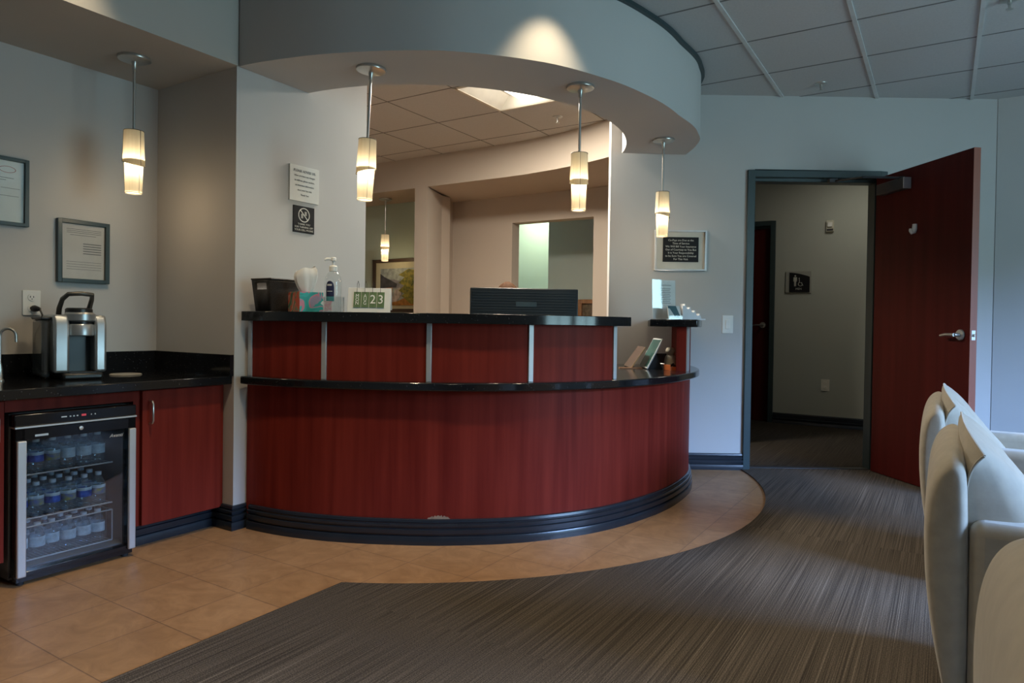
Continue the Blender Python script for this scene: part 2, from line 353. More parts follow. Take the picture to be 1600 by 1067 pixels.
# glazed wall at the right, outside the picture: piers, sill, head and the frames of four windows
gw = MB(); edges = [-3.0] + [x for w in WINDOWS for x in w] + [5.98]
for i in range(0, len(edges), 2): gw.box(WB, WB+.14, edges[i], edges[i+1], 0, HC)
for a0, a1 in WINDOWS: gw.box(WB, WB+.14, a0, a1, 0, WZ0); gw.box(WB, WB+.14, a0, a1, WZ1, HC)
struct(make(gw, 'wall_windows', M_WALL, rotz=RZ))
for i, (a0, a1) in enumerate(WINDOWS):
    f = MB(); y0, y1, t = WB+.06, WB+.11, .045
    f.box(y0, y1, a0, a0+t, WZ0, WZ1).box(y0, y1, a1-t, a1, WZ0, WZ1).box(y0, y1, a0, a1, WZ0, WZ0+t).box(y0, y1, a0, a1, WZ1-t, WZ1)
    f.box(y0, y1, (a0+a1)/2-t/2, (a0+a1)/2+t/2, WZ0, WZ1).box(y0, y1, a0, a1, WZ0+.62, WZ0+.66)
    w = struct(make(f, 'window_%d' % (i+1), M_WOOD, rotz=RZ))
    box('pane', M_GLASS, WB+.082, WB+.086, a0+.02, a1-.02, WZ0+.02, WZ1-.02, w)
# door wall, seen straight on
D0, D1, DH = 1.70, 2.63, 2.115
X0, X1 = .69, 3.445
dwl = MB().box(X0, D0, DW, DW+.10, 0, HC).box(D1, X1, DW, DW+.12, 0, HC).box(D0, D1, DW, DW+.12, DH, HC)
struct(make(dwl, 'wall_back', M_WALL))
wallBA('wall_corner', [toBA((3.445, 4.90)), toBA((3.445, 5.02)), (.25, 6.2), (.36, 6.06), (.30, 5.978)], 0, HC)
# round soffit over the desk
struct(make(ring(MB(), CEN, 1.265, R_SOF, -119.6, 3.0, HS, HC, 90), 'wall_soffit', M_WALL))
struct(make(ring(MB(), CEN, lambda t: R_SOF(t)-.01, lambda t: R_SOF(t)+.022, -112, 2.6, HC-.022, HC-.001, 90), 'trim_soffit', M_GREEN))
# office behind the desk: curved rear wall with header, two recesses
def path(b):
    return 5.28 if b < -3.5 else 5.28 - (3.2 - math.sqrt(3.2**2 - (b+3.5)**2))
bs = [-6.6 + .1*i for i in range(48)]
hd = MB(); n = len(bs)
vs = [(b, path(b), z) for z in (2.375, HC) for b in bs] + [(b, path(b)+.14, z) for z in (2.375, HC) for b in bs]
fs = []
for i in range(n-1): fs += [(i, i+1, n+i+1, n+i), (2*n+i+1, 2*n+i, 3*n+i, 3*n+i+1), (i+1, i, 2*n+i, 2*n+i+1)]
hd.add(vs, fs, True); hd.add(vs, [(0, n, 3*n, 2*n), (n-1, 3*n-1, 4*n-1, 2*n-1)])
struct(make(hd, 'wall_header', M_TAUPE, rotz=RZ))
wallBA('ceiling_recess', [(b_, path(b_)+.13) for b_ in bs] + [(-1.5, 6.3), (-6.6, 6.3)], 2.3755, 2.42, M_TAUPE)
wallBA('wall_pier', [(-4.515, 5.28), (-4.35, 5.28), (-4.66, 6.1), (-4.76, 6.1), (-4.60, 5.86), (-4.515, 5.86)], 0, 2.375, M_TAUPE)
wallBA('wall_sage', [(-6.6, 5.86), (-4.64, 5.86), (-4.66, 6.0), (-6.6, 6.0)], 0, 2.375, M_SAGE)
rb = MB().box(-4.75, -3.872, 6.1, 6.24, 0, 2.375).box(-2.926, -1.5, 6.1, 6.24, 0, 2.375).box(-3.872, -2.926, 6.1, 6.24, 2.092, 2.375)
struct(make(rb, 'wall_recess', M_TAUPE, rotz=RZ))
wallBA('wall_inner_grey', [(-3.935, 7.0), (-1.9, 7.0), (-1.9, 7.12), (-3.935, 7.12)], 0, HC, paint('inner_grey_paint', (.34, .37, .33)))
wallBA('wall_inner_green', [(-6.0, 8.0), (-1.9, 8.0), (-1.9, 8.12), (-6.0, 8.12)], 0, HC, M_SAGE)
wallBA('wall_inner_side', [(-6.0, 6.24), (-5.9, 6.24), (-5.9, 8.0), (-6.0, 8.0)], 0, HC, M_SAGE)
wallBA('wall_office_side', [(-6.6, 2.5), (-6.5, 2.5), (-6.5, 6.0), (-6.6, 6.0)], 0, HC, M_TAUPE)
wallBA('wall_office_end', [(-6.6, 2.4), (-3.0, 2.4), (-3.0, 2.5), (-6.6, 2.5)], 0, HC, M_TAUPE)
# hall behind the door
wallBA('wall_hall', [(-1.58, 7.72), (.6, 7.72), (.6, 7.84), (-1.58, 7.84)], 0, HC, M_OLIVE)
wallBA('wall_hall_left', [(-3.2, 7.72), (-2.50, 7.72), (-2.50, 7.84), (-3.2, 7.84)], 0, HC, M_OLIVE)
wallBA('wall_hall_over_door', [(-2.50, 7.72), (-1.58, 7.72), (-1.58, 7.84), (-2.50, 7.84)], 2.15, HC, M_OLIVE)
wallBA('wall_hall_right', [(.5, 6.1), (.62, 6.1), (.62, 7.84), (.5, 7.84)], 0, HC, M_OLIVE)
wallBA('wall_hall_leak_block', [(-3.3, 7.9), (-1.4, 7.9), (-1.4, 8.0), (-3.3, 8.0)], 0, HC, M_OLIVE)  # unseen slab added to stop daylight leaking in under the restroom door
wallBA('wall_hall_end', [(-3.3, 7.1), (-3.2, 7.1), (-3.2, 7.84), (-3.3, 7.84)], 0, HC, M_OLIVE)
# baseboards
def bb(name, pts, m=M_BASE, prof=BASE_PROF):
    """pts: world xy polyline with the room on its left-hand normal given by side"""
    path_ = []
    for i, p in enumerate(pts):
        q0 = Vector(pts[max(i-1, 0)]); q1 = Vector(pts[min(i+1, len(pts)-1)])
        def nr(a, b): d = (Vector(b)-Vector(a)).normalized(); return Vector((d.y, -d.x))
        if 0 < i < len(pts)-1:
            n0, n1 = nr(pts[i-1], p), nr(p, pts[i+1]); nn = (n0+n1); nn = nn / max(.3, nn.dot(n0))
        else: nn = nr(q0, q1)
        path_.append((tuple(p), (nn.x, nn.y)))
    return struct(make(sweep(MB(), path_, prof), name, m))
def w2(a, b): v = W(a, b); return (v.x, v.y)
bb('baseboard_back', [(1.18, DW), (D0-.032, DW)])
bb('baseboard_corner', [(D1+.03, DW), (X1, DW), w2(5.98, 3.2)])
bb('baseboard_niche', [w2(1.62, -3.07), w2(SA0, -3.07)])
bb('baseboard_pillar', [w2(SA0, -3.06), w2(SA0, SG), w2(2.19, SG)])
bb('baseboard_hall', [w2(7.72, -1.54), w2(7.72, .5)])
# door frames
df = MB()
def frame(mb, x0, x1, top, y0, y1, face, fw_, stop):
    mb.box(x0-fw_, x0, y0, y1, 0, top+fw_).box(x1, x1+fw_, y0, y1, 0, top+fw_).box(x0, x1, y0, y1, top, top+fw_)
    mb.box(x0, x0+.014, y0+.05, y1-.01, 0, top).box(x1-.014, x1, y0+.05, y1-.01, 0, top).box(x0, x1, y0+.05, y1-.01, top-.022, top)
frame(df, 1.717, 2.612, 2.098, DW-.022, DW+.135, 1, .050, 1)
struct(make(df, 'trim_door', M_GREEN, bevel=.003))
hf = MB(); frame(hf, -2.46, -1.592, 2.125, 7.70, 7.86, 1, .05, 1)
struct(make(hf, 'trim_hall_door', M_GREEN, rotz=RZ, bevel=.003))
# ================================================================== DOORS
def lever(parent, x, y, z, side, flip=1):
    """lever handle on a face whose outward normal is side*local y; lever points along -flip*x"""
    m = MB(); 
    prof = [(.001, 0), (.033, 0), (.034, .004), (.030, .010), (.012, .012), (.011, .045)]
    n = 20; vs = []
    for r, d in prof: vs += [(x+r*math.cos(2*PI*i/n), y+side*d, z+r*math.sin(2*PI*i/n)) for i in range(n)]
    m.add(vs, [(j*n+i, j*n+(i+1) % n, (j+1)*n+(i+1) % n, (j+1)*n+i) for j in range(len(prof)-1) for i in range(n)], True)
    yy = y+side*.047
    m.tube([(x+.004*flip, yy, z), (x-.03*flip, yy, z+.001), (x-.07*flip, yy-side*.002, z), (x-.115*flip, yy-side*.008, z-.006)], [.011, .0095, .0095, .008], 10)
    return make(m, 'door_handle', M_CHROME, parent)
hinge = Vector((2.578, 4.872, .012)); free = Vector((2.690, 4.010, .012))
ang = math.atan2(free.y-hinge.y, free.x-hinge.x)         # leaf runs along local +x from the hinge; local -y is the face turned to the room's left
d1 = tag(bpy.data.objects.new('door_1', None), 'x', 'door'); COL.objects.link(d1); d1.location = hinge; d1.rotation_euler = (0, 0, ang)
LW = (free-hinge).length
tag(d1, 'dark cherry wood door standing open beside the beige armchairs', 'door'); d1['kind'] = 'thing'; d1.name = 'open_door'
leaf = box('door_leaf', M_DOORWOOD, 0, LW-.0015, -.0, .044, 0, 2.085, d1, .002)
box('edge_strip', M_EDGE, LW-.0015, LW, 0, .044, 0, 2.085, d1); 
side = -1                                              # visible face is local y = 0, outward -y
lever(d1, LW-.07, 0, .985, -1, 1)
lp = MB().box(LW, LW+.0015, .010, .034, .955, 1.012); lpo = make(lp, 'latch_plate', M_STEEL, d1)
box('latch_bolt', M_CHROME, LW, LW+.012, .016, .028, .975, .992, d1, .003)
make(MB().tube([(LW-.07, .044, .985), (LW-.07, .09, .985), (LW-.10, .095, .985), (LW-.17, .09, .983)], .0095, 10), 'far_door_handle', M_CHROME, d1)
hk = MB().tube([(.50, -.004, 1.70), (.50, -.006, 1.66), (.50, -.014, 1.64), (.50, -.026, 1.638), (.50, -.034, 1.652)], [.010, .012, .010, .008, .006], 10)
hk.lathe([(.001, 0), (.012, .001), (.012, .004), (.001, .005)], 12, (0, 0))
tag(make(MB().tube([(0, -.005, .030), (0, -.006, .0), (0, -.012, -.022), (0, -.026, -.028), (0, -.036, -.014), (0, -.038, .0)], [.014, .016, .014, .011, .010, .007], 12), 'adhesive_hook', M_WHITE, None), 'small white plastic hook stuck high on the open door', 'hook')
ho = bpy.data.objects['adhesive_hook']; ho.location = d1.matrix_basis @ Vector((.405, -.004, 1.672)); ho.rotation_euler = (0, 0, ang)
# door closer: body on the leaf, arm to the frame head
clo = box('closer_body', M_DARKGREY, .075, .345, -.055, 0, 1.945, 2.02, d1, .004)
box('closer_end_cap', M_STEEL, .345, .352, -.055, 0, 1.945, 2.02, d1, .002)
Mi = d1.matrix_basis.inverted()
e0 = Vector((.30, -.03, 2.024)); e2 = Mi @ Vector((2.28, 4.875, 2.075)); e1 = (e0+e2)/2 + Vector((.10, -.10, .0)); e1.z = 2.035
make(MB().tube([e0, e1], .008, 8).tube([e1, e2], .007, 8).lathe([(.018, 2.016), (.018, 2.034)], 14, (e0.x, e0.y)), 'closer_arm', M_DARKGREY, d1)
sh = MB().box(-.045, .02, -.02, .02, -.03, .0); sho = make(sh, 'closer_shoe', M_DARKGREY, d1, .004); sho.location = e2 + Vector((0, 0, .015)); sho.rotation_euler = (0, 0, -ang)
# hall restroom door
d2 = thing('restroom_door', 'closed cherry door with lever handle in the dim hall', 'door', W(7.76, -2.46, .008), RZ)
box('door_leaf', M_DOORWOOD, .003, .865, -.0, .044, 0, 2.11, d2, .002)
lever(d2, .79, 0, 1.045, -1, 1)
# ================================================================== RECEPTION DESK
T0, T1 = -119.4, 2.4
desk = thing('reception_desk', 'curved cherry wood reception desk with silver strips and black base', 'desk', (CEN[0], CEN[1], 0))
O = (0, 0)
make(ring(MB(), O, lambda t: R_DESK(t)-.10, lambda t: R_DESK(t)-.012, T0, T1, 0, .71, 90), 'lower_panel', M_CHERRY, desk)
nb = 90; pth = []
for i in range(nb+1):
    t = T0 + 1.0 + (T1-T0-1.0)*i/nb; r = R_DESK(t)-.012; c_, s_ = math.cos(math.radians(t)), math.sin(math.radians(t)); pth.append(((r*c_, r*s_), (c_, s_)))
bo = make(sweep(MB(), pth, [(d*1.0, z) for d, z in BASE_PROF]), 'base_trim', M_BASE, desk)
LEDGE0, LEDGE1, BAR0, BAR1 = .712, .751, 1.020, 1.066
STR = [-118.6, -103.2, -85.9, -69.6, -52.9]
TE = -52.0
for i in range(4):
    g = .45
    make(ring(MB(), O, lambda t: R_DESK(t)-.09, lambda t: R_DESK(t)-.012, STR[i]+g, STR[i+1]-g, LEDGE1, BAR0, 24), 'upper_panel', M_CHERRY, desk)
make(ring(MB(), O, lambda t: R_DESK(t)-.085, lambda t: R_DESK(t)-.02, T0, TE, LEDGE1, BAR0, 60), 'backing_panel', M_BLACK, desk)
for t in STR:
    make(ring(MB(), O, lambda t_: R_DESK(t_)-.05, lambda t_: R_DESK(t_)-.004, t-.42, t+.42, LEDGE1, BAR0, 2), 'metal_strip', M_STEEL, desk, .002)
# end stub under the small shelf at the wall
make(ring(MB(), O, lambda t: R_DESK(t)-.072, lambda t: R_DESK(t)-.012, -22.5, T1, LEDGE1, BAR0, 16), 'end_panel', M_CHERRY, desk)
make(ring(MB(), O, lambda t: R_DESK(t)-.012, lambda t: R_DESK(t)-.004, -22.5, -20.5, LEDGE1, BAR0, 3), 'metal_strip', M_STEEL, desk)
# chipped patch in the laminate just above the base
chip = MB(); tt = -84.0; nseg = 18; up_ = []; lo_ = []
for i in range(nseg+1):
    t = tt - 1.85 + 3.7*i/nseg; r = R_DESK(t)-.0112; h = .1165 + (.008 + .012*abs(math.sin(i*1.3)))*math.sin(PI*i/nseg)**.6
    lo_.append((r*math.cos(math.radians(t)), r*math.sin(math.radians(t)), .1165)); up_.append((r*math.cos(math.radians(t)), r*math.sin(math.radians(t)), h))
chip.add(lo_+up_, [(i, i+1, nseg+2+i, nseg+1+i) for i in range(nseg)])
lab(make(chip, 'chipped_patch', mat('bare_chipboard', (.32, .22, .14), .8, noise=.3, nscale=60), desk), 'pale chipped patch in the cherry laminate')
wt = tag(make(ring(MB(), O, .70, lambda t: R_DESK(t)+.045, T0+.5, T1+.2, LEDGE0, LEDGE1, 90), 'desk_worktop', M_GRANITE, None, .006, loc=(CEN[0], CEN[1], 0)), 'long curved black granite ledge halfway up the reception desk', 'countertop')
bt = tag(make(ring(MB(), O, 1.36, lambda t: R_DESK(t)+.040, T0+.5, -50.6, BAR0, BAR1, 70), 'bar_top', M_GRANITE, None, .002, loc=(CEN[0], CEN[1], 0)), 'raised curved black granite bar top along the front of the desk', 'countertop')
ss = tag(make(ring(MB(), O, 1.47, lambda t: R_DESK(t)+.055, -23.5, 3.0, BAR0, BAR1, 20), 'end_shelf', M_GRANITE, None, .006, loc=(CEN[0], CEN[1], 0)), 'short black granite shelf holding brochures at the wall end of the desk', 'shelf')
# ================================================================== COFFEE NICHE
CZ0, CZ1 = .710, .750
ct = MB().box(BK+.001, -2.925, -2.9, SA0-.002, CZ0, CZ1)
cto = tag(make(ct, 'niche_countertop', M_GRANITE, None, .004, rotz=RZ), 'straight black granite countertop in the coffee niche', 'countertop')
bs_ = MB().box(BK, BK+.02, -2.9, SA0, CZ1, .853).box(BK+.02, SG-.004, SA0-.02, SA0, CZ1, .853)
make(bs_, 'backsplash', M_GRANITE, cto)
def pull(parent, x, y0, z0, z1):      # vertical wire pull; outward +x
    return make(MB().tube([(x, y0, z0), (x+.022, y0, z0+.003), (x+.030, y0, z0+.014), (x+.030, y0, z1-.014), (x+.022, y0, z1-.003), (x, y0, z1)], .0045, 8), 'handle', M_CHROME, parent)
cb1 = thing('base_cabinet', 'cherry base cabinet with one door right of the drinks fridge', 'cabinet', W(1.64, -2.995, 0), RZ)
box('body', M_CHERRY, -.55, 0, 0, .443, .105, CZ0, cb1)
dr = box('door', M_CHERRY, .0, .020, .030, .415, .107, .704, cb1, .0015); pull(dr, .02, .062, .557, .659)
cb2 = thing('base_cabinet', 'cherry base cabinet at the left edge, left of the drinks fridge', 'cabinet', W(.45, -2.995, 0), RZ)
box('body', M_CHERRY, -.55, 0, 0, .700, .095, CZ0, cb2)
dr = box('door', M_CHERRY, .0, .020, .25, .697, .095, .704, cb2, .0015); pull(dr, .02, .668, .545, .655)
fr_ = tag(make(MB().box(-3.02, -2.985, 1.152, 1.64, .660, CZ0), 'fascia_rail', M_CHERRY, None, rotz=RZ), 'cherry fascia rail between the countertop and the drinks fridge', 'panel')
# drinks fridge: shell, shelves, door
FB = -2.935
fg = thing('drinks_fridge', 'black glass door drinks fridge filled with water bottles', 'fridge', W(1.165, FB, 0), RZ)
FW, FD, FH = .456, .52, .652
sh = MB().box(-FD, -.05, 0, .02, .02, FH).box(-FD, -.05, FW-.02, FW, .02, FH).box(-FD, -.05, 0, FW, FH-.02, FH).box(-FD, -.05, 0, FW, .02, .055).box(-FD, -FD+.02, 0, FW, .02, FH)
make(sh, 'cabinet_shell', mat('fridge_liner', (.20, .21, .22), .4), fg)
make(MB().box(-.05, .0, 0, FW, .606, FH), 'control_strip', M_GLOSSBLACK, fg, .004)
for y0_, y1_ in ((.16, .18), (.19, .196), (.203, .209), (.216, .222), (.27, .274), (.285, .289)): make(MB().box(.0, .0012, y0_, y1_, .627, .632), 'control_button', M_STEEL, fg)
make(MB().box(.0, .0012, .235, .252, .626, .634), 'temperature_display', emis('red_display', (.9, .12, .16), .5), fg)
make(MB().box(-.05, .004, 0, FW, .600, .606), 'silver_line', M_STEEL, fg)
for yy in (.03, FW-.03): make(MB().lathe([(.014, .0), (.014, .024)], 12, (-.03, yy)), 'foot', M_RUBBER, fg)
make(MB().box(-.04, -.008, .01, FW-.01, .014, .034), 'kick_plate', M_GLOSSBLACK, fg)
fd = MB().box(-.04, .0, .002, FW-.002, .553, .598).box(-.04, .0, .002, FW-.002, .034, .052).box(-.04, .0, .002, .036, .034, .6).box(-.04, .0, FW-.036, FW-.002, .034, .6)
fdo = make(fd, 'door', M_GLOSSBLACK, fg, .002)
make(MB().box(-.02, -.014, .03, FW-.03, .045, .56), 'glass_pane', M_FRIDGEGLASS, fdo)
make(MB().box(.0, .014, .004, .036, .036, .553), 'side_rail', M_STEEL, fdo, .004); make(MB().box(.0, .014, FW-.036, FW-.006, .036, .553), 'side_rail', M_STEEL, fdo, .004)
n_ = 14
lk = MB(); vs = [(.0015+d, .232+r*math.cos(2*PI*i/n_), .578+r*math.sin(2*PI*i/n_)) for r, d in ((.008, 0), (.008, .004), (.003, .005)) for i in range(n_)]
lk.add(vs, [(j*n_+i, j*n_+(i+1) % n_, (j+1)*n_+(i+1) % n_, (j+1)*n_+i) for j in range(2) for i in range(n_)], True); lk.add(vs[-n_:], [tuple(range(n_))]); make(lk, 'lock', M_STEEL, fdo)
make(MB().box(.0, .0012, .068, .114, .564, .572), 'maker_plate', M_STEEL, fdo)
text('Avanti', 'brand_script', M_WHITE, fdo, .021, (-.0125, FW-.078, .528), (PI/2, 0, PI/2), depth=.0004, shear=.35)
SHZ = [.405, .232, .070]
for k, z in enumerate(SHZ):
    s_ = MB(); y0, y1 = .03, FW-.06
    s_.tube([(-.075, y0, z), (-.075, y1, z)], .0035, 6); s_.tube([(-.46, y0, z), (-.46, y1, z)], .0035, 6)
    for i in range(24):
        yy = y0 + (y1-y0)*i/23; s_.tube([(-.075, yy, z-.002), (-.46, yy, z-.002)], .0013, 4, False)
    if k == 2:
        s_.tube([(-.075, y0, z+.13), (-.075, y1, z+.13)], .003, 6)
        s_.tube([(-.075, y1, z), (-.075, y1, z+.13), (-.46, y1, z+.13), (-.46, y1, z)], .003, 6)
        for i in range(9): xx = -.075 - .385*i/8; s_.tube([(xx, y1, z), (xx, y1, z+.13)], .0012, 4, False)
    make(s_, 'wire_basket' if k == 2 else 'wire_shelf', M_STEEL, fg)
# bottles
BLUE = mat('blue_label', (.06, .13, .50), .5, noise=.7, nscale=40); LBL2 = mat('yellow_blue_label', (.45, .42, .10), .5, noise=0, nscale=45, dark=(.10, .16, .50)); LBL3 = mat('pale_label', (.62, .72, .80), .5, noise=.3, nscale=40)
M_CAP = mat('white_cap', (.80, .84, .86), .4)
def make_bottle():
    r = thing('water_bottle', '', 'bottle', (0, 0, 0), 0, 'water bottles in the drinks fridge')
    make(MB().lathe([(.0, .0), (.024, .0), (.0275, .004), (.0275, .016), (.026, .019), (.0275, .022), (.0275, .080), (.025, .088), (.018, .104), (.0115, .114), (.0105, .122)], 16), 'bottle_body', M_PET, r)
    make(MB().lathe([(.0125, .118), (.0125, .131), (.0115, .132)], 14), 'cap', M_CAP, r)
    make(MB().lathe([(.0280, .040), (.0282, .041), (.0282, .073), (.0280, .074)], 16, cap=False), 'label_wrap', BLUE, r)
    make(MB().lathe([(.0281, .066), (.0284, .067), (.0284, .078), (.0281, .079)], 16, cap=False), 'label_band', LBL3, r)
    return r
proto = make_bottle(); first = True
ORD = ['first', 'second', 'third', 'fourth', 'fifth', 'sixth', 'seventh']; SHN = ['top fridge shelf', 'middle fridge shelf', 'bottom fridge basket']; LBN = ['blue label', 'yellow and blue label', 'pale label']
for k, z in enumerate(SHZ):
    for row in range(3):
        cnt = 6
        for i in range(cnt):
            o = proto if first else copy_tree(proto); first = False
            y = .062 + i*.0590 + (random.random()-.5)*.002; x = -.115 - row*.075 + (random.random()-.5)*.016
            o.location = W(1.165+y, FB+x, z+.002); o.rotation_euler = (0, 0, random.random()*6)
            li = random.choice([0, 1, 2, 0]); 
            if k == 2: li = 2
            if k == 0 and row == 0: li = [0, 0, 1, 2, 2, 2][i]
            if k == 1 and row == 0: li = [0, 1, 0, 1, 0, 1][i]
            for ch in [c for c in COL.objects if c.parent == o and c.name.startswith('label_wrap')]:
                ch.material_slots[0].link = 'OBJECT'; ch.material_slots[0].material = [BLUE, LBL2, LBL3][li]
            pos = {0: 'front row', 1: 'second row', 2: 'back row'}[row]
            nth = ORD[i]
            tag(o, 'water bottle with %s, %s, %s, %s from left' % (LBN[li], SHN[k], pos, nth), 'bottle', 'water bottles in the drinks fridge')
# coffee maker: local -y is the front
cm = thing('coffee_maker', 'silver and black pod coffee maker with arched handle', 'coffee maker', W(1.562, -3.335, CZ1), 0)
cm.scale = (.92, .95, 1); cm.rotation_euler = (0, 0, -TH - math.radians(12) + PI/2)
def rbox(x0, x1, y0, y1, z0, z1): return MB().box(x0, x1, y0, y1, z0, z1)
make(rbox(-.085, .085, -.150, .13, .0, .030), 'drip_base', M_BLACK, cm, .01)
make(MB().box(-.055, .055, -.145, -.06, .030, .033), 'drip_grate', M_DARKGREY, cm)
sp = MB()
pr = [(-.085, .03), (-.125, .03), (-.125, .24), (-.105, .285), (.10, .285), (.12, .26), (.12, .03)]
for x0, x1 in ((-.118, -.052), (.052, .105)):
    n = len(pr); vs = [(x, y, z) for x in (x0, x1) for y, z in pr]; sp.add(vs, [tuple(range(n)), tuple(range(2*n-1, n-1, -1))] + [(i, (i+1) % n, n+(i+1) % n, n+i) for i in range(n)])
make(sp, 'side_column', M_SILVERPL, cm, .012, 3)
make(MB().box(-.06, .06, -.045, .11, .03, .27), 'back_panel', mat('slate_plastic', (.03, .045, .055), .3), cm)
make(MB().lathe([(.056, .192), (.060, .196), (.060, .238), (.056, .244)], 28, (0, -.085)), 'brew_head', M_SILVERPL, cm, .0)
make(MB().lathe([(.050, .244), (.050, .256)], 24, (0, -.085)), 'brew_gap', M_BLACK, cm)
make(MB().lathe([(.058, .256), (.066, .262), (.066, .288), (.058, .296)], 28, (0, -.080)), 'pod_lid', M_SILVERPL, cm)
make(MB().lathe([(.058, .292), (.058, .310), (.050, .316), (0, .317)], 26, (0, -.06)), 'lid_cap', M_BLACK, cm)
hl = MB(); hp_ = [(-.062, .05, .27), (-.064, .02, .315), (-.062, -.03, .355), (-.05, -.085, .376), (0, -.10, .380), (.05, -.085, .376), (.062, -.03, .355), (.064, .02, .315), (.062, .05, .27)]
make(MB().tube(hp_, [.012, .012, .011, .010, .010, .010, .011, .012, .012], 10), 'handle', mat('pewter_plastic', (.10, .095, .085), .35, .5), cm)
make(MB().box(-.155, -.119, -.07, .12, .01, .262), 'water_tank', clear_mat('smoked_tank', (.55, .57, .57), .05, .06, .25, (.16, .165, .165)), cm, .012)
make(MB().box(-.158, -.117, -.075, .125, .262, .275), 'tank_lid', M_DARKGREY, cm, .005)
# outlet with plug and cord
ou = thing('wall_outlet', 'white duplex outlet on the niche wall behind the coffee maker', 'outlet', W(1.487, BK, 1.088), RZ)
box('cover_plate', M_WHITE, 0, .006, -.037, .037, -.058, .058, ou, .002)
for dz in (.026, -.026):
    s_ = MB(); n = 18; vs = [(.006, .017*math.cos(2*PI*i/n), dz+.017*math.sin(2*PI*i/n)) for i in range(n)] + [(.0085, .0165*math.cos(2*PI*i/n), dz+.0165*math.sin(2*PI*i/n)) for i in range(n)]
    s_.add(vs, [(i, (i+1) % n, n+(i+1) % n, n+i) for i in range(n)] + [tuple(range(n, 2*n))]); so = make(s_, 'socket', M_WHITE, ou)
    make(MB().box(.0085, .009, -.008, -.005, dz-.002, dz+.006).box(.0085, .009, .005, .008, dz-.002, dz+.006).box(.0085, .009, -.002, .002, dz-.010, dz-.006), 'slots', M_BLACK, so)
pg = thing('power_cord', 'black plug and cord running from the outlet to the coffee maker', 'cord', W(1.495, BK+.009, 1.062), RZ)
make(MB().tube([(.0, 0, 0), (.012, 0, 0), (.028, .006, -.002), (.036, .012, -.003)], [.015, .015, .011, .006], 12), 'plug', M_BLACK, pg)
make(MB().tube([(.034, .010, -.003), (.05, .014, -.03), (.045, .005, -.08), (.04, -.01, -.12), (.035, -.016, -.2), (.035, .0, -.27), (.05, .03, -.305), (.09, .05, -.306)], .004, 8), 'cord', M_BLACK, pg)
# tap at the left edge, waste ring
tp = thing('water_tap', 'slim chrome gooseneck tap at the left end of the niche countertop', 'tap', W(1.278, -3.36, CZ1), RZ)
make(MB().lathe([(.016, 0), (.016, .004), (.011, .010), (.0105, .05), (.007, .075)], 16), 'tap_base', M_CHROME, tp)
gn = [(0, 0, .07), (0, 0, .19)] + [(.028*(1-math.cos(t))*.55, .028*(1-math.cos(t))*.84, .19 + .028*math.sin(t)*1.15) for t in [PI*i/12 for i in range(1, 13)]] + [(.0310, .0475, .165)]
make(MB().tube(gn, .0055, 10), 'spout', M_CHROME, tp)
wr = thing('waste_ring', 'round steel waste hole ring set into the niche countertop', 'ring', W(1.795, -3.345, CZ1), RZ)
make(MB().lathe([(.050, .001), (.068, 0.0), (.070, .002), (.066, .005), (.056, .006), (.050, .003)], 32, cap=False), 'rim', mat('worn_steel', (.55, .50, .42), .45, .6), wr)
make(MB().lathe([(.0, .0025), (.052, .0025)], 32, cap=False), 'flap', mat('dull_flap', (.42, .40, .37), .55, .5), wr)
